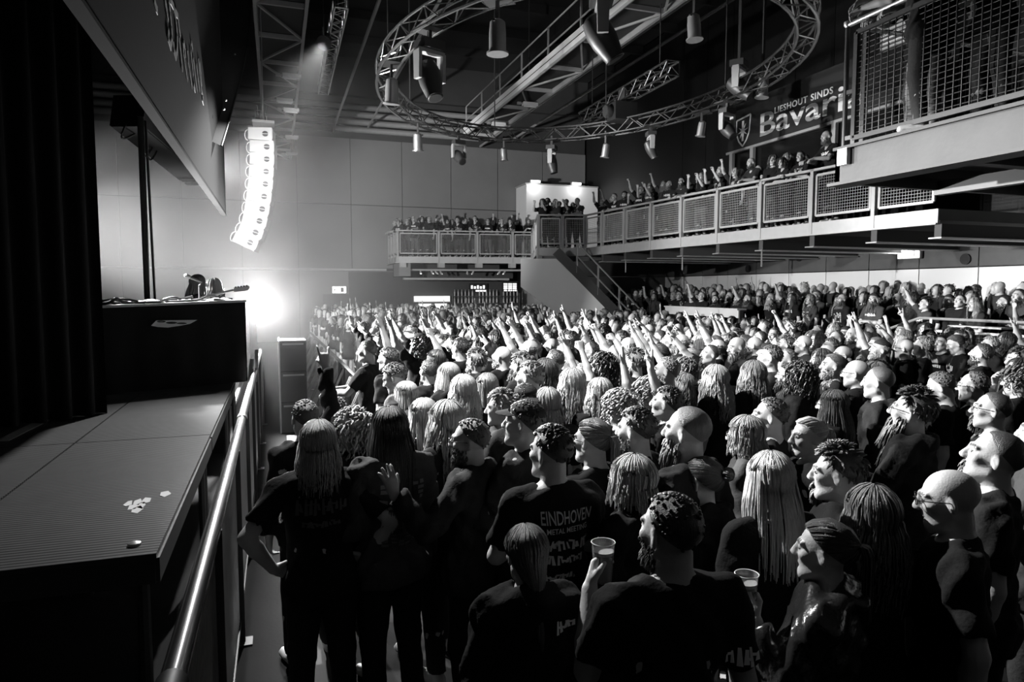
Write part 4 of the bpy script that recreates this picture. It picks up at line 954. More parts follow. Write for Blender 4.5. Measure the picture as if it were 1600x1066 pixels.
def make_person_meshes(name, pose, res=1.0, mats=None):
    """one continuous body surface, a shirt and trousers for one pose; returns meshes and the head matrix"""
    g = pose.get
    sh_w = g('shoulder', 0.172); bel = g('belly', 0.0); lean = g('lean', 0.0); fem = g('female', False)
    sway = g('sway', 0.0)
    pel = np.array((sway * .05, 0, .93)); wai = np.array((sway * .04, lean * .10, 1.10)); che = np.array((0, lean * .24, 1.30)); nek = np.array((0, lean * .40 - .01, 1.455))
    hy, hp, hr = g('head', (0, 0, 0))
    Rh = np.array((Matrix.Rotation(math.radians(hy), 3, 'Z') @ Matrix.Rotation(math.radians(hp), 3, 'X') @ Matrix.Rotation(math.radians(hr), 3, 'Y')))
    hc = nek + np.array((0, lean * .10 + .02, .085)) + Rh @ np.array((0, .005, .085))
    H = lambda x, y, z: hc + Rh @ np.array((x, y, z))
    arms = {}
    for side, key in ((1, 'R'), (-1, 'L')):
        spec = g(key, 'down'); spec = (spec, 'relaxed') if isinstance(spec, str) else spec
        A = ARMS[spec[0]] if isinstance(spec[0], str) else spec[0]
        m = np.array((side, 1, 1))
        u, v, w, pn = [np.array(a, float) * m for a in A]
        S0 = np.array((side * sh_w, lean * .34 - .005, 1.405)); raise_ = max(0, nrm(u)[2])
        S0 = S0 + np.array((-side * .03 * raise_, 0, .045 * raise_))
        E = S0 + .285 * nrm(u); Wr = E + .255 * nrm(v)
        arms[side] = (S0, E, Wr, nrm(w), pn, CURL[spec[1]] if isinstance(spec[1], str) else spec[1])
    ext = [hc + .16, hc - .16] + [a[i] for a in arms.values() for i in (0, 1, 2)] + [a[2] + .2 * a[3] for a in arms.values()]
    lo = np.minimum(np.min(ext, 0) - .08, (-.26, -.20, -.02)); hi = np.maximum(np.max(ext, 0) + .08, (.26, .24, 1.5))
    fh = .0072 * res; fo = .0066 * res; co = .019 * res
    if res > 1.6: fh, co = .0165, .055
    fx, fy, fz = [], [], []
    fx.append((hc[0] - .105, hc[0] + .105, fh)); fy.append((hc[1] - .135, hc[1] + .15, fh)); fz.append((hc[2] - .17, hc[2] + .15, fh))
    if res < 1.6:
        for a in arms.values():
            p0, p1 = a[2], a[2] + .17 * a[3]
            for f, i in ((fx, 0), (fy, 1), (fz, 2)): f.append((min(p0[i], p1[i]) - .065, max(p0[i], p1[i]) + .065, fo))
    fd = Field(seg_lines(lo[0], hi[0], co, fx), seg_lines(lo[1], hi[1], co, fy), seg_lines(lo[2], hi[2], co * 1.25, [(1.2, 1.5, co)] + fz))
    def torso(fd, o, oa, sleeve, arm_only=None):
        hw = .160 if not fem else .165
        fd.ell(pel, (hw + o, .112 + o + bel * .3, .125 + o), .03)
        fd.ell(wai + np.array((0, bel * .55, 0)), ((.138 if not fem else .122) + o + bel * .5, .098 + o + bel * .6, .19 + o), .06)
        fd.ell(che, ((.166 if not fem else .15) * sh_w / .180 + o, .112 + o, .185 + o), .06)
        if fem:
            for s_ in (-1, 1): fd.ell(che + np.array((s_ * .065, .085, -.02)), (.058 + o, .05 + o, .06 + o), .03)
        for s_, a in arms.items():
            fd.cap(che + np.array((s_ * .05, 0, .10)), a[0], .074 + o, .050 + o, .05)
            fd.cap(nek + np.array((s_ * .02, -.02, .0)), a[0] + np.array((-s_ * .03, -.01, .02)), .042 + o * .8, .040 + o, .04)
            if sleeve == 0: continue
            S0, E, Wr = a[0], a[1], a[2]
            if sleeve < 1:
                fd.cap(S0, S0 + (E - S0) * sleeve, .050 + oa, .053 + oa, .03, cut=True)
            else:
                fd.cap(S0, E, .050 + oa, .044 + oa, .03); fd.cap(E, E + (Wr - E) * min(1.0, sleeve - 1), .043 + oa, .034 + oa, .02, cut=True)
    torso(fd, 0, 0, 0)
    fd.cap(nek + np.array((0, -.008, -.05)), H(0, -.022, -.06), .060 if not fem else .052, .056 if not fem else .046, .03)
    for s_, a in arms.items():
        th = 1.0 if not fem else .86
        fd.cap(a[0], a[1], .049 * th, .041 * th, .03); fd.cap(a[1], a[1] + (a[2] - a[1]) * .35, .041 * th, .042 * th, .015); fd.cap(a[1] + (a[2] - a[1]) * .35, a[2], .042 * th, .027 * th, .015)
        if res < 1.6: hand_prims(fd, a[2], a[3], a[4], s_, a[5], g('splay', 1.0))
        else: fd.ell(a[2] + a[3] * .08, (.036, .036, .08), .02, R=None)
    step = g('step', .0)
    for s_ in (-1, 1):
        kn = np.array((s_ * .105, .03 + s_ * step * .5, .49)); an = np.array((s_ * .12, -.02 + s_ * step, .09))
        fd.cap((s_ * .085 + sway * .05, 0, .90), kn, .088, .058, .04); fd.cap(kn, kn + (an - kn) * .4, .056, .056, .03); fd.cap(kn + (an - kn) * .4, an, .056, .038, .03)
        fd.cap(an + np.array((0, -.03, -.045)), an + np.array((s_ * .02, .15, -.055)), .042, .036, .02)
    # head, face, ears (head-local: +y is the face, z up)
    def he(c, r, k=.015, sub=False, R=None): fd.ell(H(*c), r, k, R=Rh if R is None else R, sub=sub)
    def hcap(a, b, ra, rb, k=.008, sub=False): fd.cap(H(*a), H(*b), ra, rb, k, sub=sub)
    fs = .96 if fem else 1.0
    he((0, -.014, .034), (.076 * fs, .096, .084), .02)
    he((0, .026, -.028), (.061 * fs, .068, .088), .03)
    he((0, .052, -.085), (.040 * fs, .034, .034), .022)
    hcap((-.018, .072, -.101), (.018, .072, -.101), .017 * fs, .017 * fs, .016)
    for s_ in (-1, 1):
        hcap((s_ * .050 * fs, .000, -.058), (s_ * .022, .066, -.096), .022, .018, .02)
        he((s_ * .044, .062, -.016), (.021, .022, .020), .018)
        hcap((s_ * .012, .092, .030), (s_ * .050, .074, .030), .009 if not fem else .006, .008, .012)
        he((s_ * .0315, .100, .010), (.0175, .017, .0125), .012, sub=True)
        he((s_ * .0315, .078, .010), (.0135, .0135, .0125), .004)
        he((s_ * .0115, .103, -.027), (.0095, .012, .0085), .006)
        Re = Rh @ np.array(Matrix.Rotation(math.radians(s_ * 24), 3, 'Z') @ Matrix.Rotation(math.radians(-12), 3, 'X'))
        he((s_ * .079 * fs, -.008, -.004), (.0095, .0185, .033), .006, R=Re)
        he((s_ * .088 * fs, -.001, .004), (.0075, .0095, .017), .005, sub=True, R=Re)
    hcap((0, .088, .026), (0, .113, -.022), .0085, .0125, .012)
    if g('mouth', 0) > 0:
        he((0, .098, -.068), (.020, .02, .006 + .011 * g('mouth', 0)), .008, sub=True)
        hcap((-.014, .087, -.053), (.014, .087, -.053), .0075, .0075, .008); hcap((-.014, .084, -.085), (.014, .084, -.085), .008, .008, .008)
    else:
        hcap((-.017, .086, -.0565), (.017, .086, -.0565), .0075, .0075, .008); hcap((-.015, .084, -.0705), (.015, .084, -.0705), .0085, .0085, .008)
        hcap((-.021, .098, -.0635), (.021, .098, -.0635), .0028, .0028, .004, sub=True)
    V, Q = fd.mesh()
    # colour zones of the face by place on the head
    C = V[Q].mean(1); L = (C - hc) @ Rh
    mi = np.zeros(len(Q), np.int32); ax = np.abs(L[:, 0])
    mi[(L[:, 1] > .07) & (((ax - .0315) / .0145) ** 2 + ((L[:, 2] - .0085) / .0072) ** 2 < 1)] = 1
    mi[(L[:, 1] > .06) & (ax > .012) & (ax < .052) & (np.abs(L[:, 2] - .034 + (ax - .03) ** 2 * 6) < .0055)] = 2
    mi[(L[:, 1] > .078) & (ax < .023) & (L[:, 2] < -.051) & (L[:, 2] > -.078)] = 3
    body = np_mesh(name + '_body', V, Q, [mats['skin'], mats['eye'], mats['brow'], mats['lip']], mi)
    if g('dec', .31) < 1: body = decimate(body, g('dec', .31))
    # shirt, with folds
    kind = g('shirt', 'tee')
    o, oa, sl = {'tee': (.012, .016, .74), 'tank': (.010, .012, 0.0), 'long': (.013, .012, 1.97), 'hood': (.024, .020, 1.97), 'jacket': (.026, .022, 1.95), 'vest': (.018, .0, 0.0)}[kind]
    cs = .0165 * res if res < 1.6 else .046
    sd = Field(seg_lines(lo[0] - .03, hi[0] + .03, cs, []), seg_lines(lo[1] - .04, hi[1] + .04, cs, []), seg_lines(.76, hi[2] + .03, cs, []))
    torso(sd, o, oa, sl)
    if g('belly', 0) >= 0: sd.cap(pel + np.array((-.07, 0, -.06)), pel + np.array((.07, 0, -.06)), .118 + o, .118 + o, .05)
    X = sd.xs[:, None, None]; Y = sd.ys[None, :, None]; Z = sd.zs[None, None, :]
    ph = g('fold', 0.0)
    if kind in ('hood', 'jacket'):
        sd.ell(nek + np.array((0, -.055, .01)), (.115, .085, .062), .03)
        sd.ell(nek + np.array((0, .02, .085)), (.074, .070, .10), .015, sub=True)
    amp = .009 if kind in ('tee', 'tank', 'vest') else .012
    sd.D += amp * np.sin(34 * Z + 11 * X + 7 * np.sin(6 * X + 9 * Y + ph) + ph) * np.sin(13 * X - 17 * Y + 5 * Z + 2 * ph) + .6 * amp * np.sin(60 * Y + 30 * Z - 22 * X + ph * 3)
    un = nrm(hc - nek)
    if kind not in ('hood', 'jacket'): sd.ell(H(0, .012, -.118), (.078, .085, .052), .012, sub=True)
    sd.clip((0, 0, -1), (0, 0, pel[2] - .13))
    V2, Q2 = sd.mesh()
    shirt = np_mesh(name + '_shirt', V2, Q2, [mats['cloth']])
    if g('dec', .31) < 1: shirt = decimate(shirt, .55)
    td = Field(seg_lines(-.27, .27, .030 * res, []), seg_lines(-.26, .30, .032 * res, []), seg_lines(.05, 1.06, .045 * res, []))
    td.ell(pel, (.170, .122 + bel * .2, .13), .03)
    for s_ in (-1, 1):
        kn = np.array((s_ * .105, .03 + s_ * step * .5, .49)); an = np.array((s_ * .12, -.02 + s_ * step, .09))
        td.cap((s_ * .085 + sway * .05, 0, .90), kn, .100, .074, .04); td.cap(kn, an, .072, .062, .03)
    td.D += .004 * np.sin(40 * td.zs[None, None, :] + 20 * td.xs[:, None, None] + ph) * np.sin(25 * td.ys[None, :, None] + ph)
    td.clip((0, 0, 1), (0, 0, 1.02)); td.clip((0, 0, -1), (0, 0, .085))
    V3, Q3 = td.mesh()
    trs = np_mesh(name + '_trousers', V3, Q3, [mats['cloth']])
    M = Matrix([list(Rh[i]) + [hc[i]] for i in range(3)] + [[0, 0, 0, 1]])
    return {'body': body, 'shirt': shirt, 'trousers': trs, 'head': M, 'hands': {s_: (a[2] + a[3] * .085 + nrm(a[4]) * .035, a[3], a[4]) for s_, a in arms.items()},
            'kind': kind, 'V2': V2, 'Q2': Q2, 'hc': hc}

# ------------------------------------------------------------------ hair, beards, headwear in head-local space
class Strips:
    """tapered tubes along polylines, gathered into one mesh"""
    def __init__(s): s.V = []; s.Q = []; s.n = 0
    def tube(s, pts, rad, sides=4, flat=1.0):
        P = np.asarray(pts, float); n = len(P)
        Tn = np.gradient(P, axis=0); Tn /= np.linalg.norm(Tn, axis=1)[:, None] + 1e-9
        ref = np.array((0.31, 0.12, 0.94)) if abs(Tn[0][2]) < .9 else np.array((1.0, .2, 0))
        A = np.cross(Tn, ref); A /= np.linalg.norm(A, axis=1)[:, None] + 1e-9; B = np.cross(Tn, A)
        rad = np.broadcast_to(np.asarray(rad, float), (n,))
        for j in range(sides):
            t = 2 * math.pi * j / sides
            s.V.append(P + (A * math.cos(t) + B * math.sin(t) * flat) * rad[:, None])
        b = s.n; i = np.arange(n - 1)
        for j in range(sides):
            k = (j + 1) % sides
            s.Q.append(np.stack([b + j * n + i, b + j * n + i + 1, b + k * n + i + 1, b + k * n + i], 1))
        s.n += sides * n
    def add(s, V, Q):
        V = np.asarray(V, float); Q = np.asarray(Q)
        s.V.append(V); s.Q.append(Q + s.n); s.n += len(V)
    def mesh(s, name, mats, smooth=True): return np_mesh(name, np.concatenate(s.V), np.concatenate(s.Q), mats, smooth=smooth)

SCC = np.array((0, -.014, .034)); SCR = np.array((.079, .099, .087))
def scalp(az, el, off=.0):
    """az from the face (0) round by the right ear (pi/2) to the back (pi)"""
    d = np.array((math.sin(az) * math.cos(el), math.cos(az) * math.cos(el), math.sin(el)))
    return SCC + d * (SCR + off)
def hairline(az):
    c = math.cos(az)
    return math.radians(38) if c > .75 else math.radians(38 - (0.75 - c) / 1.75 * 84)
def cap_shell(st, off, line=hairline, bump=0, nu=40, nv=14, seed=0, extra=0.0):
    rr = np.random.default_rng(seed); ph = rr.uniform(0, 6, 6)
    V = []
    for i in range(nu):
        az = 2 * math.pi * i / nu
        e0 = line(az if az <= math.pi else 2 * math.pi - az) - extra
        for j in range(nv + 1):
            t = j / nv; el = e0 + (math.pi / 2 - e0) * t
            b = off * min(1, .25 + t * 4) + bump * (math.sin(az * 9 + el * 7 + ph[0]) * math.sin(el * 13 + az * 4 + ph[1]) + .6 * math.sin(az * 21 + ph[2] + el * 5)) * min(1, t * 3)
            V.append(scalp(az, el, b))
    Q = []
    for i in range(nu):
        k = (i + 1) % nu
        for j in range(nv): Q.append((i * (nv + 1) + j, k * (nv + 1) + j, k * (nv + 1) + j + 1, i * (nv + 1) + j + 1))
    st.add(V, Q)

def hair_long(name, L=.38, wave=.008, freq=5, vol=.012, n=150, seed=1, mats=None, fringe=False, tie=False, width=.0066):
    rr = np.random.default_rng(seed); st = Strips(); cap_shell(st, vol * .7, extra=.12, seed=seed)
    for q in range(n):
        az = rr.uniform(.62, 2 * math.pi - .62) if not (fringe and q % 5 == 0) else rr.uniform(-.6, .6)
        side = az if az <= math.pi else 2 * math.pi - az
        e1 = rr.uniform(1.05, 1.5); pts = []
        o = vol * rr.uniform(.7, 1.35); azs = az + rr.uniform(-.2, .2)
        endel = -.15 if side < 2.2 else -.4
        if fringe and side < .62: endel = .35
        for t in np.linspace(0, 1, 6):
            el = e1 + (endel - e1) * t
            pts.append(scalp(azs + (az - azs) * t, el, o))
        p = pts[-1]; p0 = p.copy(); ln = L * rr.uniform(.75, 1.08) if not (fringe and side < .62) else .012
        out = np.array((p[0], p[1] * .8, 0)); out /= np.linalg.norm(out) + 1e-6
        ph = rr.uniform(0, 6.3); m = 8
        for t in np.linspace(1 / m, 1, m):
            dz = ln * t
            sp = out * (.03 * min(1, dz / .12) * (.5 + vol * 25) + rr.uniform(-.002, .002))
            if tie: sp = -np.array((p0[0], p0[1] + .105, 0)) * min(1, t * 1.8) * .85
            w = np.array((math.sin(ph + t * freq * 2), math.cos(ph + t * freq * 1.7), 0)) * wave * (.3 + t)
            if side > 2.0 and not tie: sp = sp + np.array((0, -.03 * min(1, dz / .2), 0))
            pts.append(p0 + sp + w + np.array((0, 0, -dz)))
        k = len(pts); r = width * rr.uniform(.7, 1.25) * np.concatenate([np.linspace(.6, 1, 4), np.linspace(1, .25, k - 4)])
        st.tube(pts, r, 4, .55)
    return st.mesh(name, [mats['hair']])
def hair_curly(name, R=.055, L=.16, n=130, seed=2, mats=None):
    rr = np.random.default_rng(seed); st = Strips(); cap_shell(st, .02, bump=.006, extra=.1, seed=seed)
    for q in range(n):
        az = rr.uniform(.45, 2 * math.pi - .45); side = min(az, 2 * math.pi - az); el = rr.uniform(-.35 if side > 1.2 else .5, 1.5)
        b = scalp(az, el, .008); d = b - SCC; d /= np.linalg.norm(d); ln = L * rr.uniform(.6, 1.1); ph = rr.uniform(0, 6); pts = []
        for t in np.linspace(0, 1, 11):
            out = R * (1 - (1 - min(1, t * 2)) ** 2)
            c = b + d * out + np.array((0, 0, -ln * max(0, t - .25)))
            pts.append(c + .012 * np.array((math.sin(ph + t * 14), math.cos(ph + t * 14), math.sin(ph + t * 9))))
        st.tube(pts, .0085 * np.linspace(1, .45, 11), 3)
    return st.mesh(name, [mats['hair']])
def hair_short(name, ln=.03, off=.008, n=170, seed=3, top=0.0, mats=None, rec=0.0, spike=.35):
    rr = np.random.default_rng(seed); st = Strips()
    lf = lambda az: hairline(az) + rec * max(0, math.cos(az))
    cap_shell(st, off, line=lf, bump=.0022, seed=seed, extra=.05)
    for q in range(n):
        az = rr.uniform(0, 2 * math.pi); e0 = lf(min(az, 2 * math.pi - az)); el = e0 + (1.5 - e0) * rr.uniform(0, 1) ** .8
        b = scalp(az, el, off * .6); d = b - SCC; d /= np.linalg.norm(d)
        k = 1 + top * max(0, math.sin(el)) * 1.5
        dn = np.array((.5 * rr.uniform(-1, 1), .5 - 1.0 * rr.uniform(0, 1), -.75)); dn -= d * (dn @ d); dn /= np.linalg.norm(dn) + 1e-6
        pts = [b + (dn * (1 - spike * k) + d * spike * k * (1 - .4 * t)) * ln * k * t for t in np.linspace(0, 1, 4)]
        st.tube(pts, .0075 * np.array((.8, 1, .8, .3)), 3)
    return st.mesh(name, [mats['hair']])
def hair_buzz(name, rec=.25, mats=None):
    st = Strips(); cap_shell(st, .0028, line=lambda az: hairline(az) + rec * max(0, math.cos(az)), bump=.0005, nv=10); return st.mesh(name, [mats['hair']])
def hair_pony(name, L=.3, seed=4, mats=None, bun=False):
    rr = np.random.default_rng(seed); st = Strips(); cap_shell(st, .007, bump=.001, extra=.06, seed=seed)
    K = np.array((0, -.125, .05))
    for q in range(90):
        az = rr.uniform(0, 2 * math.pi); e0 = hairline(min(az, 2 * math.pi - az)); b = scalp(az, e0 + .02, .002)
        pts = []
        for t in np.linspace(0, 1, 6):
            p = b * (1 - t) + K * t; d = p - SCC; u = d / SCR; l = np.linalg.norm(u)
            if t < .95: p = SCC + d / l * max(1.10, l if t > .8 else 0)
            pts.append(p)
        st.tube(pts, .0045, 3)
    if bun:
        for q in range(40):
            a = rr.uniform(0, 6.28); b_ = rr.uniform(0, 6.28)
            pts = [K + np.array((0, -.02, .012)) + .032 * np.array((math.cos(a + t) * math.cos(b_), math.sin(a + t) * .8, math.cos(a + t) * math.sin(b_))) for t in np.linspace(0, 2.2, 6)]
            st.tube(pts, .006, 3)
    else:
        for q in range(45):
            a = rr.uniform(0, 6.28); rad = rr.uniform(.004, .02); pts = []
            for t in np.linspace(0, 1, 9):
                pts.append(K + np.array((math.cos(a) * rad * (1 + t), -.03 * math.sin(min(1, t * 3) * 1.6) + math.sin(a) * rad, -L * t ** 1.3 + .02 * math.sin(min(1, t * 4) * 2))))
            st.tube(pts, .006 * np.linspace(1, .3, 9), 3)
    return st.mesh(name, [mats['hair']])
def ref_head():
    r = make_person_meshes('reference', {'dec': 1}, 1.0, PM); me = r['body']; Mi = r['head'].inverted(); R3 = Mi.to_3x3()
    out = [(np.array(Mi @ v.co), np.array(R3 @ v.normal)) for v in me.vertices if abs(v.co.x) < .12 and v.co.z > 1.44]
    for k in ('body', 'shirt', 'trousers'): bpy.data.meshes.remove(r[k])
    return out
def grow(name, mask, n, ln, droop, wd=.006, seed=6, mats=None):
    """short hairs grown from the head surface where mask(x, y, z) > 0; the mask value scales their length"""
    rr = np.random.default_rng(seed); st = Strips(); C = [(p, q, mask(*p)) for p, q in REF if mask(*p) > 0]
    for i in rr.integers(0, len(C), n):
        p, q, m_ = C[i]; p = p + rr.uniform(-.003, .003, 3); l = ln * m_ * rr.uniform(.65, 1.15)
        d0 = q * (1 - droop * .5) + np.array((0, 0, -droop)); d0 /= np.linalg.norm(d0); d1 = q * .25 * (1 - droop) + np.array((0, .05, -1.0)) * droop + q * .1; d1 /= np.linalg.norm(d1)
        pts = [p - q * .003, p + d0 * l * .3, p + d0 * l * .4 + d1 * l * .3, p + d0 * l * .4 + d1 * l * .7 + rr.uniform(-.06, .06, 3) * l]
        st.tube(pts, wd * np.array((1, 1, .8, .3)), 3)
    return st.mesh(name, [mats['hair']])
def beard_mask(x, y, z):
    if z > -.028 or y < .0: return 0
    if abs(x) < .024 and -.079 < z < -.052 and y > .07: return 0
    if z > -.05 and not (abs(x) < .03 and z < -.040) and abs(x) < .052: return 0
    return 1.0 if z < -.075 else .55
def goatee_mask(x, y, z): return 1.0 if (abs(x) < .024 and y > .05 and (z < -.078 or -.052 < z < -.041)) else 0
def fringe_mask(x, y, z): return 1.0 if (y < .01 and -.055 < z < .055 and (abs(x) > .03 or y < -.05) and not (abs(x) > .078)) else 0
def ball_cap(name, mats=None, back=False):
    st = Strips(); sg = -1 if back else 1
    cap_shell(st, .016, line=lambda az: .42 - .15 * (1 - math.cos(az)) * .5 * 1.6, bump=0, nu=36, nv=12)
    rows = []; nu = 13
    for r_ in range(4):
        for i in range(nu):
            a = -1.15 + 2.3 * i / (nu - 1); e = (0, .03, .055, .072)[r_] * math.cos(a * .95)
            p = scalp(a, .40, .016); rows.append((p[0] * 1.0, sg * (p[1] + .014) - .014 + sg * e, p[2] - .35 * e - .012 * abs(math.sin(a)) ** 2 - (.02 if back else 0)))
    Q = [(r_ * nu + i, r_ * nu + i + 1, (r_ + 1) * nu + i + 1, (r_ + 1) * nu + i) for r_ in range(3) for i in range(nu - 1)]
    st.add(rows, Q); st.add([(x, y, z - .004) for x, y, z in rows], [q[::-1] for q in Q])
    return st.mesh(name, [mats['cloth']])
def beanie(name, mats=None, hole=0):
    st = Strips(); cap_shell(st, .017, line=lambda az: .30 - .22 * (1 - math.cos(az)) * .5, bump=.0012, nu=48, nv=14)
    pts = [scalp(a, .34 - .22 * (1 - math.cos(a)) * .5, .018) for a in np.linspace(0, 2 * math.pi, 40)]
    st.tube(pts, .009, 6); return st.mesh(name, [mats['cloth']])
def glasses(name, mats=None):
    st = Strips()
    for s_ in (-1, 1):
        st.tube([np.array((s_ * .0325 + .021 * math.cos(t), .110 - .006 * abs(math.cos(t) + s_ * .0) * (1 if s_ * math.cos(t) > 0 else 0), .008 + .0165 * math.sin(t))) for t in np.linspace(0, 2 * math.pi, 17)], .0022, 4)
        st.tube([np.array((s_ * .054, .104, .012)), np.array((s_ * .076, .06, .012)), np.array((s_ * .083, .0, .010)), np.array((s_ * .082, -.02, .0))], .0022, 4)
    st.tube([np.array((-.012, .112, .012)), np.array((0, .116, .014)), np.array((.012, .112, .012))], .002, 4)
    return st.mesh(name, [mats['plastic']])
def headband(name, mats=None):
    st = Strips(); st.tube([scalp(a, .62 - .42 * (1 - math.cos(a)) * .5, .010) for a in np.linspace(0, 2 * math.pi, 40)], .009, 6, .5); return st.mesh(name, [mats['cloth']])
# ------------------------------------------------------------------ wardrobe shared by everybody
REF = ref_head()
HAIR = {
    'shoulder': hair_long('hair_shoulder', .22, .005, 4, .012, 300, 16, PM),
    'straight': hair_long('hair_straight', .36, .003, 3, .010, 300, 1, PM), 'straight_long': hair_long('hair_straight_long', .52, .004, 3, .012, 320, 2, PM),
    'wavy': hair_long('hair_wavy', .34, .016, 6, .020, 280, 3, PM), 'wavy_fringe': hair_long('hair_wavy_fringe', .30, .012, 5, .016, 260, 4, PM, fringe=True),
    'bob': hair_long('hair_bob', .13, .004, 3, .016, 260, 5, PM, fringe=True), 'tied': hair_long('hair_tied', .34, .004, 3, .008, 240, 6, PM, tie=True),
    'curly': hair_curly('hair_curly', .05, .16, 140, 7, PM), 'curly_long': hair_curly('hair_curly_long', .045, .34, 150, 8, PM),
    'short': hair_short('hair_short', .024, .008, 190, 9, 0.4, PM), 'tousled': hair_short('hair_tousled', .04, .012, 190, 10, .8, PM, spike=.3),
    'crop': hair_short('hair_crop', .014, .005, 170, 11, .2, PM, rec=.15), 'receding': hair_short('hair_receding', .016, .005, 150, 12, .1, PM, rec=.55),
    'buzz': hair_buzz('hair_buzz', .25, PM), 'fringe': grow('hair_fringe', fringe_mask, 230, .02, .8, .0055, 5, PM),
    'pony': hair_pony('hair_pony', .3, 13, PM), 'bun': hair_pony('hair_bun', .2, 14, PM, bun=True), 'bald': None}
BEARD = {'short': grow('beard_short', beard_mask, 420, .022, .5, .0045, 21, PM), 'full': grow('beard_full', beard_mask, 420, .06, .75, .0055, 22, PM),
         'long': grow('beard_long', beard_mask, 420, .13, .98, .006, 23, PM), 'goatee': grow('beard_goatee', goatee_mask, 110, .035, .7, .0045, 24, PM)}
CAP = {'cap': ball_cap('cap_mesh', PM), 'cap_back': ball_cap('cap_back_mesh', PM, True), 'beanie': beanie('beanie_mesh', PM), 'band': headband('headband_mesh', PM)}
GLASS = glasses('glasses_mesh', PM)
SHNAME = {'tee': 't_shirt', 'tank': 'tank_top', 'long': 'long_sleeve_shirt', 'hood': 'hoodie', 'jacket': 'jacket', 'vest': 'vest'}
def grey(o, v): o.color = (v, v, v, 1); return o
def assemble(bundle, loc, phi, s, hair, hcol, shirt_v, trouser_v, label, group, extras=(), beard_=None, prints=(), leather=False):
    b = link(bundle['body'], 'person', None); b.location = loc; b.rotation_euler = (0, 0, phi); b.scale = (s, s, s); tag(b, label, 'person', group)
    grey(link(bundle['shirt'], SHNAME[bundle['kind']], b, None, Matrix()), shirt_v); grey(link(bundle['trousers'], 'trousers', b, None, Matrix()), trouser_v)
    if hair and HAIR.get(hair) is not None: grey(link(HAIR[hair], 'hair', b, None, bundle['head']), hcol)
    if beard_: grey(link(BEARD[beard_], 'beard', b, None, bundle['head']), hcol)
    for e in extras:
        if e == 'glasses': link(GLASS, 'glasses', b, None, bundle['head'])
        else: grey(link(CAP[e], {'cap': 'cap', 'cap_back': 'cap', 'beanie': 'beanie', 'band': 'headband'}[e], b, None, bundle['head']), .03)
    for me in prints: link(me, 'shirt_print', b, None, Matrix())
    return b
def conform(bundle, polys, back, m, off=.008):
    """flat outlines (x, z) laid on the front or back of the shirt"""
    bv = BVHTree.FromPolygons([v.co for v in bundle['shirt'].vertices], [tuple(p.vertices) for p in bundle['shirt'].polygons])
    V, Fc = [], []; sg = -1 if back else 1
    for poly in polys:
        ids = []
        for x, z in poly:
            hit = bv.ray_cast(Vector((-x if back else x, sg * .8, z)), Vector((0, -sg, 0)))
            if hit[0] is None: break
            ids.append(tuple(hit[0] + Vector((0, sg * off, 0))))
        if len(ids) == len(poly): b = len(V); V += ids; Fc.append(tuple(range(b, b + len(ids))))
    me = bpy.data.meshes.new('shirt_print'); me.from_pydata(V, [], Fc); me.materials.append(m); return me
def text_polys(txt, w, cx, cz, h=None, shear=0.0, skew=0.0):
    me = text_mesh(txt, 1.0, M_PRINTW, 0, shear, .01); xs = [v.co.x for v in me.vertices]; x0, x1 = min(xs), max(xs); sc_ = w / (x1 - x0); sy = (h / .7) if h else sc_
    P_ = [[(-( (me.vertices[i].co.x - x0) * sc_ - w / 2) + cx, cz + me.vertices[i].co.y * sy + skew * ((me.vertices[i].co.x - x0) * sc_ - w / 2)) for i in p.vertices] for p in me.polygons]
    bpy.data.meshes.remove(me); return P_
def scribble(rr, w, cx, cz, h, n):
    out = []
    for i in range(n):
        x = cx - w / 2 + w * (i + .5) / n; hh = h * rr.uniform(.5, 1.3); sl = rr.uniform(-.01, .01); t = w / n * rr.uniform(.25, .5)
        out.append([(x - t, cz - hh / 2), (x + t, cz - hh / 2), (x + t * .6 + sl, cz + hh / 2), (x - t * .6 + sl, cz + hh / 2)])
        if i < n - 1 and rr.random() < .7: y = cz + rr.uniform(-.3, .3) * h; out.append([(x, y), (x + w / n, y + .003), (x + w / n, y + .012), (x, y + .009)])
    return out
def block(rr, cx, cz, w, h):
    out = []
    for i in range(6):
        for j in range(7):
            if rr.random() < .62: x = cx - w / 2 + w * i / 6; z = cz - h / 2 + h * j / 7; a = w / 6 * rr.uniform(.5, 1); b = h / 7 * rr.uniform(.5, 1); out.append([(x, z), (x + a, z), (x + a, z + b), (x, z + b * .8)])
    return out
OCC = []          # (px, py, depth, pixel radius) of heads already placed
POS = []          # ground positions already taken
def face_phi(p, alpha): return math.atan2(-(p.x - CAM.x), p.y - CAM.y) + math.radians(alpha)
def place_xy(bundle, px, py, zc, phi, s):
    h = on_z(px, py, zc); o = Matrix.Rotation(phi, 3, 'Z') @ (Vector(bundle['hc']) * s); return Vector((h.x - o.x, h.y - o.y, 0))

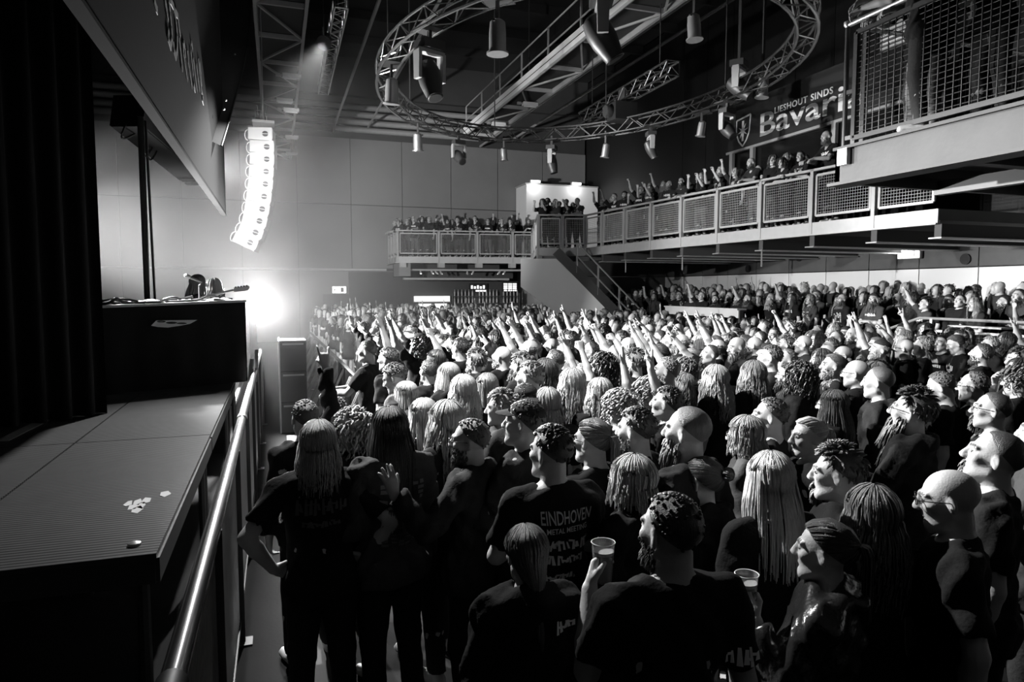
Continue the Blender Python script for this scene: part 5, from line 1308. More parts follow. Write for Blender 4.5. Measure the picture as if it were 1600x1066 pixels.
# ------------------------------------------------------------------ the people nearest the stage rail and in front, one by one
def hero(px, py, zc, alpha, hair, hcol, label, res=1.2, extras=(), beard_=None, sv=.012, tv=.015, prints=None, cup=None, group='people in the front of the crowd', **pose):
    pose.setdefault('fold', px * .013); bd = make_person_meshes('near', pose, res, PM); s = zc / bd['hc'][2]
    d = on_z(px, py, zc); phi = face_phi(d, alpha); loc = place_xy(bd, px, py, zc, phi, s)
    pr = []
    if prints:
        for polys, back, m in prints: pr.append(conform(bd, polys, back, m, .013))
    b = assemble(bd, loc, phi, s, hair, hcol, sv, tv, label, group, extras, beard_, pr)
    w = to_px(d)[2]; OCC.append((px, py, w, .13 * F / w)); POS.append((loc.x, loc.y))
    if cup:
        c = Matrix.Rotation(phi, 3, 'Z') @ (Vector(bd['hands'][cup[0]][0]) * s) + loc; t = thing('beer_cup', cup[1], 'cup', c - Vector((0, 0, .07)))
        MB().lathe([(.031, 0), (.034, .04), (.041, .14), (.043, .142), (.040, .141), (.030, .004)], 20).build('cup', M_CUP, t, True); MB().tube([(.042 * math.cos(a), .042 * math.sin(a), .142) for a in np.linspace(0, 6.2832, 25)], .0016, 5, False).build('rim', M_PAPER, t, True); MB().lathe([(.0365, .098), (.0385, .112), (.02, .113)], 16).build('foam', M_PAPER, t, True); MB().lathe([(.028, .006), (.037, .10), (.02, .101)], 16).build('beer', M_BEER, t, True)
    return b
M_CUP = mat('clear_plastic_cup', .9, .08, spec=.6, trans=.85); M_BEER = mat('beer', .45, .2, trans=.3)
M_LEATHER = mat('black_leather', .015, .22, spec=.9, noise=.3, nscale=12, bump=.5, bscale=25)
rp_ = np.random.default_rng(3)
hero(497, 694, 1.60, 4, 'shoulder', .42, 'person from behind with long pale hair and elbows out beside the guard rail', 1.0, R='hips', L='hips', shoulder=.19, belly=.05, prints=[(scribble(rp_, .26, 0, 1.33, .07, 12) + scribble(rp_, .2, 0, 1.24, .03, 9), True, mat('faded_print', .07, .8))])
hero(476, 655, 1.58, 18, 'crop', .04, 'person in dark long sleeves raising a horned hand beside the subwoofer stack', R=('high', 'horns'), L='down', shirt='long')
hero(525, 648, 1.52, 8, 'short', .03, 'person with dark cropped hair and hood down, behind the long pale haired person', R='down', L='down', shirt='hood')
hero(549, 676, 1.57, 42, 'curly_long', .33, 'person with long frizzy fair hair near the guard rail', R='cup', L='down', shirt='jacket', female=True)
hero(608, 672, 1.64, 26, 'straight_long', .035, 'person with very long dark hair in a patched denim vest', 1.0, R='down', L=('cup', 'relaxed'), shirt='jacket', sv=.05, prints=[(block(rp_, 0, 1.28, .26, .2), True, mat('patch_grey', .16, .8)), (block(rp_, 0, 1.1, .24, .12), True, mat('patch_dim', .10, .8))])
hero(661, 652, 1.58, 28, 'straight', .48, 'person with straight light blond hair in front of the hooded pair', R='down', L='down', female=True)
hero(698, 660, 1.60, 38, 'wavy', .42, 'person with dark cap over long wavy blond hair', extras=('cap',), R='crossed', L='crossed', sv=.018)
hero(734, 690, 1.58, 68, 'crop', .07, 'person with short beard and glasses in a hoodie, open hand lifted', 1.0, extras=('glasses',), beard_='short', R='down', L=('wave', 'spread'), shirt='hood', sv=.028, head=(10, 0, 0))
hero(782, 640, 1.56, 78, 'tousled', .25, 'person with tousled fair hair lifting a cup in front of the capped person', R='down', L=('sip', 'grip'), shirt='jacket', sv=.028, cup=(-1, 'clear plastic cup held by the tousled fair person'))
hero(818, 664, 1.66, 58, 'short', .05, 'person in a peaked cap with arms crossed and sleeves pushed up', 1.0, extras=('cap',), R='crossed', L='crossed', shirt='long', sv=.028, head=(15, 6, 0), shoulder=.18)
EIN = [(text_polys('EINDHOVEN', .25, -.03, 1.335, .058, 0, 0), True, mat('print_grey', .55, .8)), (text_polys('METAL MEETING', .21, -.03, 1.295, .024), True, mat('print_grey_small', .55, .8)),
       (scribble(rp_, .30, 0, 1.235, .05, 14), True, mat('print_pale', .55, .8)), (scribble(rp_, .18, -.02, 1.17, .035, 9), True, mat('print_pale2', .55, .8)), (scribble(rp_, .24, 0, 1.09, .03, 12), True, mat('print_pale3', .55, .8))]
hero(860, 708, 1.64, 22, 'short', .045, 'person in a black festival t-shirt with a lettered back and thick dark hair', .95, R='crossed', L='crossed', head=(28, 0, 0), prints=EIN, shoulder=.18)
hero(822, 866, 1.42, 15, 'tied', .10, 'short person with tied streaked hair in front of the lettered t-shirt', 1.0, R='down', L='down', shirt='hood', head=(10, -10, 0), prints=[(scribble(rp_, .10, -.13, 1.36, .05, 5), True, M_PRINTW)])
hero(987, 752, 1.52, 58, 'bob', .42, 'person with shoulder length blond hair and glasses', 1.0, extras=('glasses', 'band'), R='down', L='cup', shirt='jacket', female=True)
hero(925, 690, 1.60, 52, 'pony', .12, 'person with tied-back brown hair and glasses behind the blond bob', 1.0, extras=('glasses',), R='crossed', L='crossed')
hero(1073, 676, 1.71, 60, 'buzz', .12, 'bald person with a thick pale beard looking to the stage', .95, beard_='full', R='pockets', L='pockets', shoulder=.19, head=(8, 3, 0), sv=.022)
hero(1047, 832, 1.63, 24, 'crop', .03, 'person with cropped dark hair and beard holding a beer, plain black back', .95, beard_='short', R='down', L=('sip', 'grip'), shoulder=.19, head=(22, 0, 0), prints=[(scribble(rp_, .12, -.2, 1.25, .05, 6), True, M_PRINTW)], cup=(-1, 'plastic beer cup held by the cropped dark haired person'))
hero(1096, 752, 1.50, 62, 'bun', .06, 'person with pinned-up dark hair and glasses', 1.0, extras=('glasses',), R='crossed', L='down', shirt='jacket', female=True)
hero(1164, 682, 1.52, 80, 'bob', .35, 'person with chin length fair hair, glasses and a scarf', extras=('glasses',), R='cup', L='down', shirt='hood', female=True, sv=.06)
hero(1203, 752, 1.60, 38, 'straight', .46, 'person with long straight golden hair and bare arms', .95, R='cup', L='down', shirt='tee', female=True, head=(-12, -4, 0))
hero(1203, 652, 1.60, 84, 'crop', .05, 'clean-shaven person with cropped dark sides in profile', 1.0, R='down', L='down', head=(5, 4, 0))
hero(1262, 684, 1.54, 118, 'pony', .34, 'smiling person with fair tied hair turned from the stage', 1.0, R='down', L='down', female=True, mouth=.4, shirt='long')
hero(1307, 742, 1.58, 88, 'tousled', .06, 'laughing person with dark tousled hair and chin beard', .95, beard_='goatee', R='down', L='pockets', mouth=1, shirt='jacket')
hero(1362, 806, 1.50, 30, 'wavy', .10, 'person with wavy dark hair behind the leather jacket', 1.0, R='down', L='down', female=True)
lw = hero(1288, 862, 1.48, 80, 'pony', .045, 'person in a shiny leather jacket holding a beer', .95, R='down', L=('sip', 'grip'), shirt='jacket', female=True, mouth=.2, cup=(-1, 'half-full plastic beer cup held by the leather jacket wearer'))
for ch in lw.children:
    if ch.name.startswith('jacket'): ch.material_slots[0].link = 'OBJECT'; ch.material_slots[0].material = M_LEATHER
hero(1482, 782, 1.60, 94, 'bald', .1, 'bald smiling person with glasses and a small white chest print', .95, extras=('glasses',), R='back', L='back', mouth=.5, prints=[(scribble(rp_, .14, .04, 1.30, .07, 6), False, M_PRINTW)], head=(0, -8, 0))
hero(1553, 716, 1.66, 92, 'buzz', .06, 'bald person with a goatee looking up', .95, beard_='goatee', R='down', L='down', head=(0, 14, 0), shoulder=.185)
hero(1549, 642, 1.62, 96, 'buzz', .06, 'person with shaved head, glasses and dark chin', 1.0, extras=('glasses',), beard_='goatee', R='down', L='down', head=(0, 6, 0))
hero(1424, 645, 1.68, 74, 'tousled', .04, 'person with a very long beard, hoodie and crossed arms', 1.0, extras=('glasses',), beard_='long', R='crossed', L='crossed', shirt='hood', head=(5, 10, 0))
hero(1372, 598, 1.68, 80, 'buzz', .10, 'tall person with shaved head and hooded jacket in profile', R='pockets', L='pockets', shirt='hood', sv=.022)
hero(1337, 584, 1.66, 82, 'bald', .1, 'bald person with glasses beside the hooded jacket', extras=('glasses',), R='down', L='down', shirt='hood')
hero(1300, 634, 1.54, 80, 'straight', .05, 'person with long dark hair and glasses below the two bald heads', extras=('glasses',), R='down', L='down', female=True)
hero(1246, 592, 1.64, 76, 'curly_long', .06, 'person with long curly dark hair, glasses and beard', extras=('glasses',), beard_='full', R='pockets', L='pockets', shirt='jacket')
hero(1470, 606, 1.62, 84, 'crop', .10, 'person with grey crop looking down beside the long beard', R='down', L='down', head=(0, -16, 0))
hero(1520, 605, 1.62, 86, 'receding', .12, 'person with receding hair and thin glasses', extras=('glasses',), R='down', L='down')
hero(1533, 554, 1.66, 84, 'crop', .05, 'person with dark crop looking up to the stage near the tier railing', beard_='short', R='down', L='down', head=(0, 10, 0))
hero(1493, 538, 1.66, 104, 'bun', .08, 'person with hair tied in a knot bending the head, printed t-shirt', R='phone', L='down', head=(0, -22, 0), prints=[(scribble(rp_, .26, 0, 1.3, .1, 10), False, M_PRINTW)])
hero(1441, 542, 1.68, 80, 'short', .30, 'person with short fair hair gazing up near the tier railing', R='down', L='down', head=(0, 10, 0))
hero(1412, 545, 1.66, 82, 'bald', .1, 'bald person wearing glasses in front of the sloping handrail', extras=('glasses',), R='down', L='down')
hero(991, 568, 1.66, 62, 'tousled', .12, 'bearded person stretching one arm out toward the stage', beard_='full', R=('point', 'fist'), L='down')
hero(966, 642, 1.55, 42, 'curly', .40, 'person with a head of tight fair curls', R='crossed', L='crossed', female=True)
hero(1012, 620, 1.58, 58, 'curly', .30, 'person with curly mid-brown hair and glasses', extras=('glasses',), R='down', L='down')
hero(1041, 632, 1.60, 74, 'short', .04, 'person with slick dark hair and strong nose in profile', R=('fistup', 'horns'), L='down', head=(0, 8, 0))
hero(993, 674, 1.63, 64, 'short', .05, 'person with dark hair beside the bald bearded head', beard_='short', R='down', L='down')
hero(1116, 594, 1.60, 62, 'wavy', .38, 'person with long wavy fair hair under the far crowd', R='down', L='down', female=True)
hero(1176, 587, 1.62, 48, 'wavy', .16, 'person with thick wavy brown hair beside a bald head', R='pockets', L='down')
hero(1151, 543, 1.70, 118, 'bald', .1, 'bald bearded person turned toward the photographer', beard_='full', R='crossed', L='crossed', head=(0, -8, 0))
hero(855, 634, 1.58, 14, 'bob', .34, 'person from behind with a smooth fair bob', R='down', L='down', female=True)
hero(937, 616, 1.58, 24, 'wavy_fringe', .34, 'person with layered fair hair holding a hand high', R=('fistup', 'open'), L='down')
hero(724, 612, 1.60, 22, 'wavy', .44, 'person from behind with thick long blond waves', R='down', L='down', female=True)
hero(820, 628, 1.60, 30, 'short', .04, 'person in a dark printed cap worn backwards', extras=('cap_back',), R='down', L='down')
hero(617, 592, 1.64, 70, 'short', .06, 'person with dark hair bowing the head over a hooded sweatshirt', R='crossed', L='crossed', shirt='hood', sv=.05, head=(0, -22, 0))
hero(633, 618, 1.52, 60, 'straight', .44, 'person with fair hair leaning in a hooded top beside the bowed head', R='down', L=('cup', 'relaxed'), shirt='hood', sv=.08, female=True)
hero(573, 550, 1.68, 74, 'crop', .10, 'tall person with cropped hair watching the stage at the barrier', R='rail', L='rail')
hero(606, 562, 1.66, 60, 'short', .08, 'person throwing one big open hand high in the air', R=('high', 'spread'), L='down')
hero(760, 606, 1.58, 30, 'straight', .16, 'person with long brown hair in front of the raised arms', R='down', L='down', female=True)
hero(893, 600, 1.6, 30, 'wavy', .30, 'person with wavy fair hair and one raised fist behind the blond bob', R=('up', 'fist'), L='down', female=True)
hero(1588, 598, 1.6, 70, 'curly', .12, 'person with curly brown hair at the foot of the tier railing', extras=('glasses',), R='down', L='down')
# ------------------------------------------------------------------ the rest of the audience: shared pose variants
VAR = {}
def variant(key, **pose):
    bd = make_person_meshes('crowd_' + key, pose, 1.3, PM); rr = np.random.default_rng(len(VAR) + 40)
    bd['front'] = []
    if pose.get('shirt', 'tee') == 'tee':
        bd['front'] = [conform(bd, scribble(rr, .24, 0, 1.31, .06, 9), False, M_PRINTW), conform(bd, block(rr, 0, 1.24, .22, .22), False, M_PRINTG)]
    VAR[key] = bd
variant('stand', R='down', L='down', head=(0, 8, 0)); variant('stand2', R='pockets', L='down', head=(14, 4, 0), fold=1.3); variant('stand3', R='down', L='pockets', head=(-16, 6, 0), fold=2.4, belly=.06)
variant('standf', R='down', L='down', head=(6, 10, 0), female=True, fold=.7); variant('standf2', R='crossed', L='down', head=(-10, 5, 0), female=True, fold=2.0, shirt='jacket')
variant('cross', R='crossed', L='crossed', head=(0, 6, 0)); variant('cross2', R='crossed', L='crossed', head=(12, 2, 0), shirt='hood', fold=1.9)
variant('hood', R='pockets', L='pockets', head=(-8, 8, 0), shirt='hood', fold=.4); variant('long', R='down', L='down', head=(8, 5, 0), shirt='long', fold=2.9)
variant('hornsR', R=('high', 'horns'), L='down', head=(0, 12, 0), mouth=.7); variant('hornsL', R='down', L=('up', 'horns'), head=(5, 12, 0)); variant('fist', R=('up', 'fist'), L='down', head=(0, 8, 0), mouth=1)
variant('point', R=('point', 'one'), L='down', head=(0, 8, 0), mouth=.5); variant('pointL', R='down', L=('point', 'horns'), head=(0, 10, 0), shirt='long'); variant('open', R=('high', 'open'), L='down', head=(0, 10, 0), female=True)
variant('both', R=('up', 'horns'), L=('up', 'horns'), head=(0, 14, 0), mouth=.8); variant('clap', R=('clap', 'open'), L=('clap', 'open'), head=(0, 6, 0)); variant('phone', R=('phone', 'phone'), L=('phone', 'grip'), head=(0, 4, 0))
variant('cup', R=('cup', 'grip'), L='down', head=(6, 4, 0)); variant('mouth', R=('mouth', 'relaxed'), L='crossed', head=(0, 3, 0), shirt='jacket')
variant('rail', R=('rail', 'relaxed'), L=('rail', 'relaxed'), lean=.30, head=(0, -6, 0)); variant('railf', R=('rail', 'relaxed'), L='crossed', lean=.22, head=(10, -4, 0), female=True)
POSEW = {'stand': 'arms down', 'stand2': 'one hand in pocket', 'stand3': 'broad build', 'standf': 'arms down', 'standf2': 'one arm folded', 'cross': 'arms crossed', 'cross2': 'arms crossed', 'hood': 'hands in pockets', 'long': 'arms down',
         'hornsR': 'right hand making horns', 'hornsL': 'left hand making horns', 'fist': 'right fist raised', 'point': 'right arm pointing', 'pointL': 'left arm stretched out', 'open': 'open right hand raised', 'both': 'both hands raised', 'clap': 'hands clapping',
         'phone': 'hands before the face', 'cup': 'one forearm lifted', 'mouth': 'hand at the mouth', 'rail': 'leaning forward', 'railf': 'leaning forward'}
CALM = ['stand', 'stand2', 'stand3', 'standf', 'standf2', 'cross', 'cross2', 'hood', 'long', 'cup', 'mouth', 'clap']
WILD = ['hornsR', 'hornsL', 'fist', 'point', 'pointL', 'open', 'both', 'phone']
FEM = {'standf', 'standf2', 'open', 'railf'}
HW = {'straight': 'long straight', 'straight_long': 'very long', 'shoulder': 'shoulder-length', 'wavy': 'long wavy', 'wavy_fringe': 'wavy fringed', 'bob': 'bobbed', 'tied': 'tied-back', 'curly': 'curly', 'curly_long': 'long curly', 'short': 'short', 'tousled': 'tousled', 'crop': 'cropped',
      'receding': 'receding', 'buzz': 'shaved', 'fringe': 'thinning', 'pony': 'ponytailed', 'bun': 'knotted', 'bald': 'no'}
def look(fem, rr):
    if fem: h = rr.choice(['straight', 'straight', 'wavy', 'wavy_fringe', 'bob', 'tied', 'curly', 'pony', 'straight_long', 'curly_long'])
    else: h = rr.choice(['short', 'short', 'tousled', 'crop', 'crop', 'receding', 'buzz', 'bald', 'bald', 'fringe', 'straight', 'wavy', 'pony', 'bun', 'curly_long', 'straight_long'])
    c = rr.choice([.03, .05, .08, .16, .28, .42]) if fem else rr.choice([.03, .04, .06, .1, .18, .3])
    bd = None if fem or rr.random() < .5 else rr.choice(['short', 'short', 'full', 'goatee', 'long'])
    ex = []
    if rr.random() < .2: ex.append('glasses')
    if h in ('short', 'crop', 'bald', 'buzz', 'straight', 'wavy') and rr.random() < .14: ex.append(rr.choice(['cap', 'cap_back', 'beanie']))
    return h, c, bd, ex
def cword(c): return 'black' if c < .045 else 'dark' if c < .09 else 'brown' if c < .2 else 'fair' if c < .35 else 'blond'
def describe(key, h, c, bd, ex, place):
    a = 'person with ' + ('a bare scalp' if h == 'bald' else HW[h] + ' ' + cword(c) + ' hair')
    w = []
    if bd: w.append('beard')
    if 'glasses' in ex: w.append('glasses')
    if 'cap' in ex or 'cap_back' in ex: w.append('cap')
    if 'beanie' in ex: w.append('beanie')
    if w: a += ' and ' + w[0]
    r_ = a + ', ' + POSEW[key] + ', ' + place
    return ' '.join(r_.split()[:16])
def add_random(p, z0, phi, key, rr, place, group, zc=None):
    h, c, bd, ex = look(key in FEM, rr); b = VAR[key]
    s = (rr.uniform(.955, 1.05) if key not in FEM else rr.uniform(.90, .99)) if zc is None else zc / b['hc'][2]
    pr = []
    if b['front'] and rr.random() < .6: pr = [rr.choice(b['front'])]
    return assemble(b, (p.x, p.y, z0), phi, s, h, c, rr.choice([.010, .012, .016, .022, .045]), rr.choice([.012, .02, .04, .07]), describe(key, h, c, bd, ex, place), group, ex, bd, pr)
def poly_in(x, y):
    if y < 6.8: return x > max(.62, .35 + .0 * y) and x < 10.9
    if x < 1.62 - .012 * (y - 7): return False
    if x > 10.95: return False
    if y > 30.3: return False
    if 8.2 < x and 19.9 < y < 22.6: return False
    return y < 28.3 or x < 10.5
R2 = random.Random(21)
cells = {}
def free(x, y, r):
    for a, b in POS:
        if (a - x) ** 2 + (b - y) ** 2 < r * r: return False
    return True
cand = []
grid = {}
def near_ok(x, y, r):
    i, j = int(x / .6), int(y / .6)
    for di in (-1, 0, 1):
        for dj in (-1, 0, 1):
            for a, b in grid.get((i + di, j + dj), ()):
                if (a - x) ** 2 + (b - y) ** 2 < r * r: return False
    return True
for a, b in POS: grid.setdefault((int(a / .6), int(b / .6)), []).append((a, b))
for k in range(26000):
    x, y = R2.uniform(.4, 11.0), R2.uniform(1.6, 30.2)
    if not poly_in(x, y): continue
    px, py, w = to_px((x, y, 1.62))
    if w < 2.3 or px < -30 or px > 1640: continue
    if w < 4.6 and (px < 640 or (w < 3.0 and px < 1120)): continue        # the open floor beside the rail stays dark and empty
    r = .47 if w < 13 else .52
    if not near_ok(x, y, r): continue
    rad = .13 * F / w; bad = False
    for qx, qy, qw, qr in OCC:
        if w < qw and abs(px - qx) < (qr * .95 + rad * 1.3) and py - qy < qr * 3.2 and py > qy - 3.0 * rad: bad = True; break
    if bad: continue
    grid.setdefault((int(x / .6), int(y / .6)), []).append((x, y)); cand.append((w, x, y, px, py))
cand.sort()
N_IND = 150
def stage_phi(x, y, rr): return math.atan2(-(-3.0 - x), (12.0 + rr.uniform(-2, 4)) - y) + math.radians(rr.uniform(-14, 14))
def zone(x, y):
    if x < 2.6: return 'at the crowd barrier', 'audience at the crowd barrier'
    if x > 9.3: return 'beside the raised tier', 'audience beside the raised tier'
    if y > 17: return 'toward the bar', 'audience toward the bar'
    if y < 6: return 'near the stage guard rail', 'audience near the guard rail'
    return 'under the ring truss', 'audience under the ring truss'
FAR = []
for i, (w, x, y, px, py) in enumerate(cand):
    wild = .42 if (x < 7 and y > 6.5) else (.16 if y > 6 else .0)
    key = R2.choice(WILD) if R2.random() < wild else R2.choice(CALM)
    phi = stage_phi(x, y, R2)
    if i < N_IND: z_, g_ = zone(x, y); add_random(Vector((x, y, 0)), 0, phi, key, R2, z_, g_)
    else: FAR.append((x, y, 0.0, phi, wild))
# tier audience: front rows are single people, the rows behind belong to the far crowd
tn = 0; tgrid = []
TC = []
for k in range(3000):
    x, y = R2.uniform(TX + .28, 15.1), R2.uniform(4.0, 24.4)
    if 12.9 < x < 13.3: continue
    if any((a - x) ** 2 + (b - y) ** 2 < .25 for a, b in tgrid): continue
    px, py, w = to_px((x, y, 2.3))
    if px > 1640: continue
    tgrid.append((x, y)); TC.append((x > 12.4, w, x, y))
TC.sort()
for back, w, x, y in TC:
    z0 = TZ2 if x > 13.1 else TZ1; phi = stage_phi(x, y, R2)
    if not back and tn < 62:
        tn += 1; key = R2.choice(['rail', 'railf', 'cross', 'cup', 'stand', 'clap', 'phone', 'hood', 'standf', 'mouth', 'stand2', 'fist'] if x < 11.9 else CALM + ['fist'])
        add_random(Vector((x, y, 0)), z0, phi, key, R2, 'on the raised tier', 'audience on the raised tier')
    else: FAR.append((x, y, z0, phi, .1))
# balcony audience
def at_line(px, A, B, back): p = line_px(px, A, B); n = Vector((A[1] - B[1], B[0] - A[0])).normalized(); n = n if n.dot(p - Vector((CAM.x, CAM.y))) > 0 else -n; return p + n * back
def balcony(pxs, A, B, back, place, group, keys, target):
    done = []
    for px in pxs:
        j_ = R2.uniform(-2, 2); k_ = back + R2.uniform(0, .12); p = at_line(px + j_, A, B, k_)
        if any((p - q_).length < .38 for q_ in done): p = at_line(px + j_, A, B, k_ + .44)
        done.append(p); phi = math.atan2(-(target[0] - p.x), target[1] - p.y) + math.radians(R2.uniform(-15, 15))
        add_random(Vector((p.x, p.y, 0)), BZ, phi, R2.choice(keys), R2, place, group)
balcony([627, 638, 650, 660, 671, 684, 699, 709, 718, 729, 743, 752, 764, 776, 790, 801, 814, 829], FL, FR, .42, 'at the far balcony rail', 'audience at the far balcony rail', ['rail', 'railf', 'rail', 'cross', 'cup', 'mouth'], (-2, 13))
balcony([640, 657, 668, 692, 706, 728, 740, 770, 788, 818], FL, FR, 1.25, 'in the far balcony second row', 'audience in the second far balcony row', ['stand', 'cross', 'cup', 'standf', 'fist', 'hood', 'phone'], (-2, 13))
for x_, y_ in ((5.45, 30.9), (5.5, 31.6), (5.48, 32.3)):
    add_random(Vector((x_, y_, 0)), BZ, 1.9, R2.choice(['rail', 'stand']), R2, 'at the far balcony side', 'audience at the far balcony side')
balcony([848, 858, 867, 877, 888, 898, 908], S1, S2, .45, 'at the balcony corner', 'audience at the balcony corner', ['rail', 'phone', 'cross', 'stand', 'cup'], (-2, 12))
balcony([922, 934, 943, 953, 962, 976, 985, 994, 1005, 1014, 1024, 1036, 1048, 1058, 1072, 1082, 1097, 1112, 1122, 1136, 1150, 1168, 1178, 1192, 1200, 1212, 1226, 1243], RA0, RA1, .42, 'at the right balcony rail', 'audience at the right balcony rail', ['rail', 'railf', 'rail', 'cup', 'phone', 'cross', 'fist'], (-3, 12))
p = at_line(1272, RA0, RA1, .45); bd = VAR['rail']
assemble(bd, (p.x, p.y, BZ), 1.45, 1.13, 'bald', .1, .014, .02, 'tall bald person in a lettered black t-shirt at the balcony rail end', 'audience at the right balcony rail', (), 'short', [bd['front'][0]])
# people on the near platform, seen through its mesh
hero_px = [(1372, 1.2, .30, 'rail', 'person in pale trousers behind the mesh near the platform corner'), (1455, 1.6, .10, 'stand', 'person standing behind the middle of the platform mesh'), (1545, 1.1, .03, 'cross', 'person in dark trousers behind the right of the platform mesh')]
for px, bk, tv, key, lab in hero_px:
    d = ray(px, 200); x = NX + bk * .5; t_ = x / d.x; y = min(t_ * d.y, NY - .45); b = VAR[key]
    assemble(b, (x, y, zt_), 1.5, 1.0, R2.choice(['short', 'crop']), .05, .015, tv, lab, 'people on the near platform', (), None, [])
ARMS['drape'] = ((.30, .55, .05), (-.05, .93, -.12), (-.05, .75, -.66), (0, -.5, -.85))
bd = make_person_meshes('platform_leaner', dict(R=('drape', 'relaxed'), L='rail', lean=.2, shirt='tee', head=(0, -8, 0)), 1.0, PM)
hd_ = bd['hands'][1][0]; tgt = Vector((NX + .04, NY - .12, zt_ + ptop + .03)); ph_ = math.radians(38)
o_ = Matrix.Rotation(ph_, 3, 'Z') @ Vector(hd_)
lean_loc = (tgt.x - o_.x, tgt.y - o_.y, zt_)
assemble(bd, lean_loc, ph_, 1.0, 'short', .05, .02, .03, 'person resting a bare forearm on the corner of the platform rail', 'people on the near platform', (), None, [])
# two musicians behind the draped box
def musician(px, py, y, phi, hair, hc_, lab, **pose):
    bd = make_person_meshes('musician', pose, 1.1, PM); h = on_y(px, py, y); o = Matrix.Rotation(phi, 3, 'Z') @ Vector(bd['hc']); s = (h.z - MSZ) / bd['hc'][2]
    assemble(bd, (h.x - o.x * s, h.y - o.y * s, MSZ), phi, s, hair, hc_, .02, .02, lab, 'musicians on the stage')
musician(311, 444, 10.7, math.radians(-80), 'straight', .02, 'musician with long black hair behind the draped box', R='cup', L='down', head=(0, -4, 0))
musician(337, 449, 11.5, math.radians(-80), 'wavy', .40, 'musician with long fair hair beyond the black-haired musician', R='cup', L='down', head=(0, 4, 0))
# ------------------------------------------------------------------ the far crowd that nobody could pick apart: one object
LV = []
HF = [hair_long('hf', .3, .01, 5, .014, 14, 31, PM, width=.024), hair_short('hs', .03, .01, 14, 32, .4, PM), hair_curly('hc', .045, .2, 14, 33, PM), None, hair_short('hs2', .02, .006, 10, 34, .2, PM, rec=.3)]
def arr(me):
    V = np.empty(len(me.vertices) * 3, np.float32); me.vertices.foreach_get('co', V); me.calc_loop_triangles(); Q = np.empty(len(me.loop_triangles) * 3, np.int32); me.loop_triangles.foreach_get('vertices', Q); return V.reshape(-1, 3), Q.reshape(-1, 3)
HFA = [(None if h is None else arr(decimate(h, .6))) for h in HF]
for pose in (dict(), dict(R='crossed', L='crossed'), dict(female=True), dict(R='high', L='down'), dict(R='up', L='up'), dict(L='point', R='down'), dict(R='point', L='down', female=True), dict(L='fistup', R='down'), dict(R='fistup', L='down'), dict(R='phone', L='phone')):
    pose['head'] = (0, 8, 0); pose['dec'] = .15; bd = make_person_meshes('far', pose, 2.2, PM); LV.append((arr(bd['body']), arr(decimate(bd['shirt'], .5)), bd['head'], pose.get('R', 'down') in ('high', 'up', 'point', 'fistup', 'phone') or pose.get('L', 'down') in ('point', 'fistup'), pose.get('female', False))); bpy.data.meshes.remove(bd['body']); bpy.data.meshes.remove(bd['trousers'])
CALMI = [i for i, v in enumerate(LV) if not v[3]]; WILDI = [i for i, v in enumerate(LV) if v[3]]
HM = [mat('far_hair_dark', .04, .5, noise=.4, nscale=30), mat('far_hair_brown', .14, .5, noise=.4, nscale=30), mat('far_hair_fair', .36, .5, noise=.4, nscale=30)]
M_FARC = mat('far_cloth', .018, .9, noise=.4, nscale=4)
VV, QQ, MM, nb = [], [], [], 0
def put(V, Q, M, m):
    global nb
    A_ = np.array(M, np.float32); VV.append(V @ A_[:3, :3].T + A_[:3, 3]); QQ.append(Q + nb); MM.append(np.full(len(Q), m, np.int32)); nb += len(V)
for x, y, z, phi, wild in FAR:
    i = R2.choice(WILDI if R2.random() < wild * .5 else CALMI); (bV, bQ), (sV, sQ), hM, _, fem = LV[i]
    s = R2.uniform(.95, 1.05) * (.95 if fem else 1); M = Matrix.Translation((x, y, z)) @ Matrix.Rotation(phi, 4, 'Z') @ Matrix.Scale(s, 4)
    put(bV, bQ, M, 0); put(sV, sQ, M, 1)
    h = HFA[0] if (fem or R2.random() < .2) else R2.choice(HFA)
    if h is not None: put(h[0], h[1], M @ hM, 2 + R2.choice([0, 0, 1, 2]))
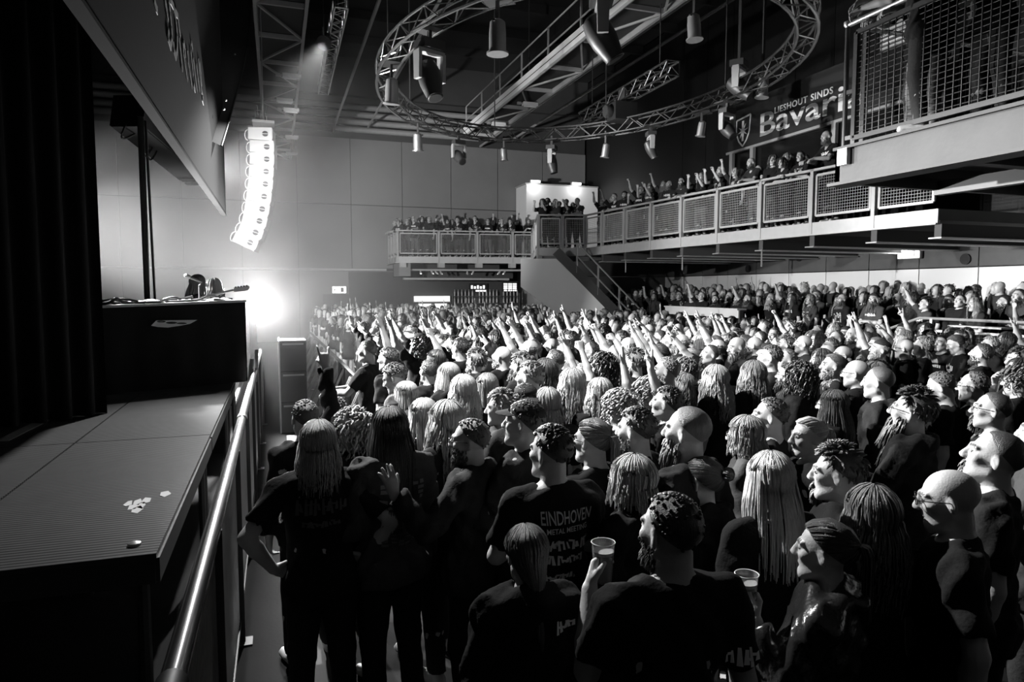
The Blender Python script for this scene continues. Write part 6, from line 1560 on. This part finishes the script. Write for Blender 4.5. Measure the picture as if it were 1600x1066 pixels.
fc = link(np_mesh('far_crowd', np.concatenate(VV), np.concatenate(QQ), [PM['skin'], M_FARC] + HM, np.concatenate(MM)), 'far_crowd'); stuff(fc); fc['label'] = 'dense far crowd of heads and raised arms filling the hall floor'; fc['category'] = 'crowd'
# ------------------------------------------------------------------ stage haze
hm = bpy.data.materials.new('stage_haze'); hm.use_nodes = True; nt = hm.node_tree; nt.nodes.clear()
out = nt.nodes.new('ShaderNodeOutputMaterial'); vs = nt.nodes.new('ShaderNodeVolumeScatter'); vs.inputs['Anisotropy'].default_value = HAZE_G
tc = nt.nodes.new('ShaderNodeTexCoord'); sxyz = nt.nodes.new('ShaderNodeSeparateXYZ'); nt.links.new(tc.outputs['Object'], sxyz.inputs['Vector'])
def mrange(sock, a, b, c, d):
    n = nt.nodes.new('ShaderNodeMapRange'); n.interpolation_type = 'SMOOTHSTEP'; nt.links.new(sock, n.inputs['Value'])
    for k, v in zip(('From Min', 'From Max', 'To Min', 'To Max'), (a, b, c, d)): n.inputs[k].default_value = v
    return n.outputs['Result']
def mul(a, b):
    n = nt.nodes.new('ShaderNodeMath'); n.operation = 'MULTIPLY'; nt.links.new(a, n.inputs[0])
    if isinstance(b, float): n.inputs[1].default_value = b
    else: nt.links.new(b, n.inputs[1])
    return n.outputs[0]
nz = nt.nodes.new('ShaderNodeTexNoise'); nz.inputs['Scale'].default_value = .55; nz.inputs['Detail'].default_value = 2; nt.links.new(tc.outputs['Object'], nz.inputs['Vector'])
dens = mul(mul(mul(mrange(sxyz.outputs['X'], -.5, 4.5, 1, 0), mrange(sxyz.outputs['Y'], 10.9, 13.4, 0, 1)), mrange(sxyz.outputs['Z'], 3.0, 10.5, 1, .0)), mrange(nz.outputs['Fac'], .3, .75, .55, 1.5))
nt.links.new(mul(dens, HAZE_D), vs.inputs['Density']); nt.links.new(vs.outputs['Volume'], out.inputs['Volume'])
hz_ = MB().box(-9.5, 5.0, 10.9, HY1 - .4, .05, 11.2).build('stage_haze', hm); stuff(hz_); hz_['label'] = 'bright drifting stage haze around the stage and far wall'; hz_['category'] = 'haze'
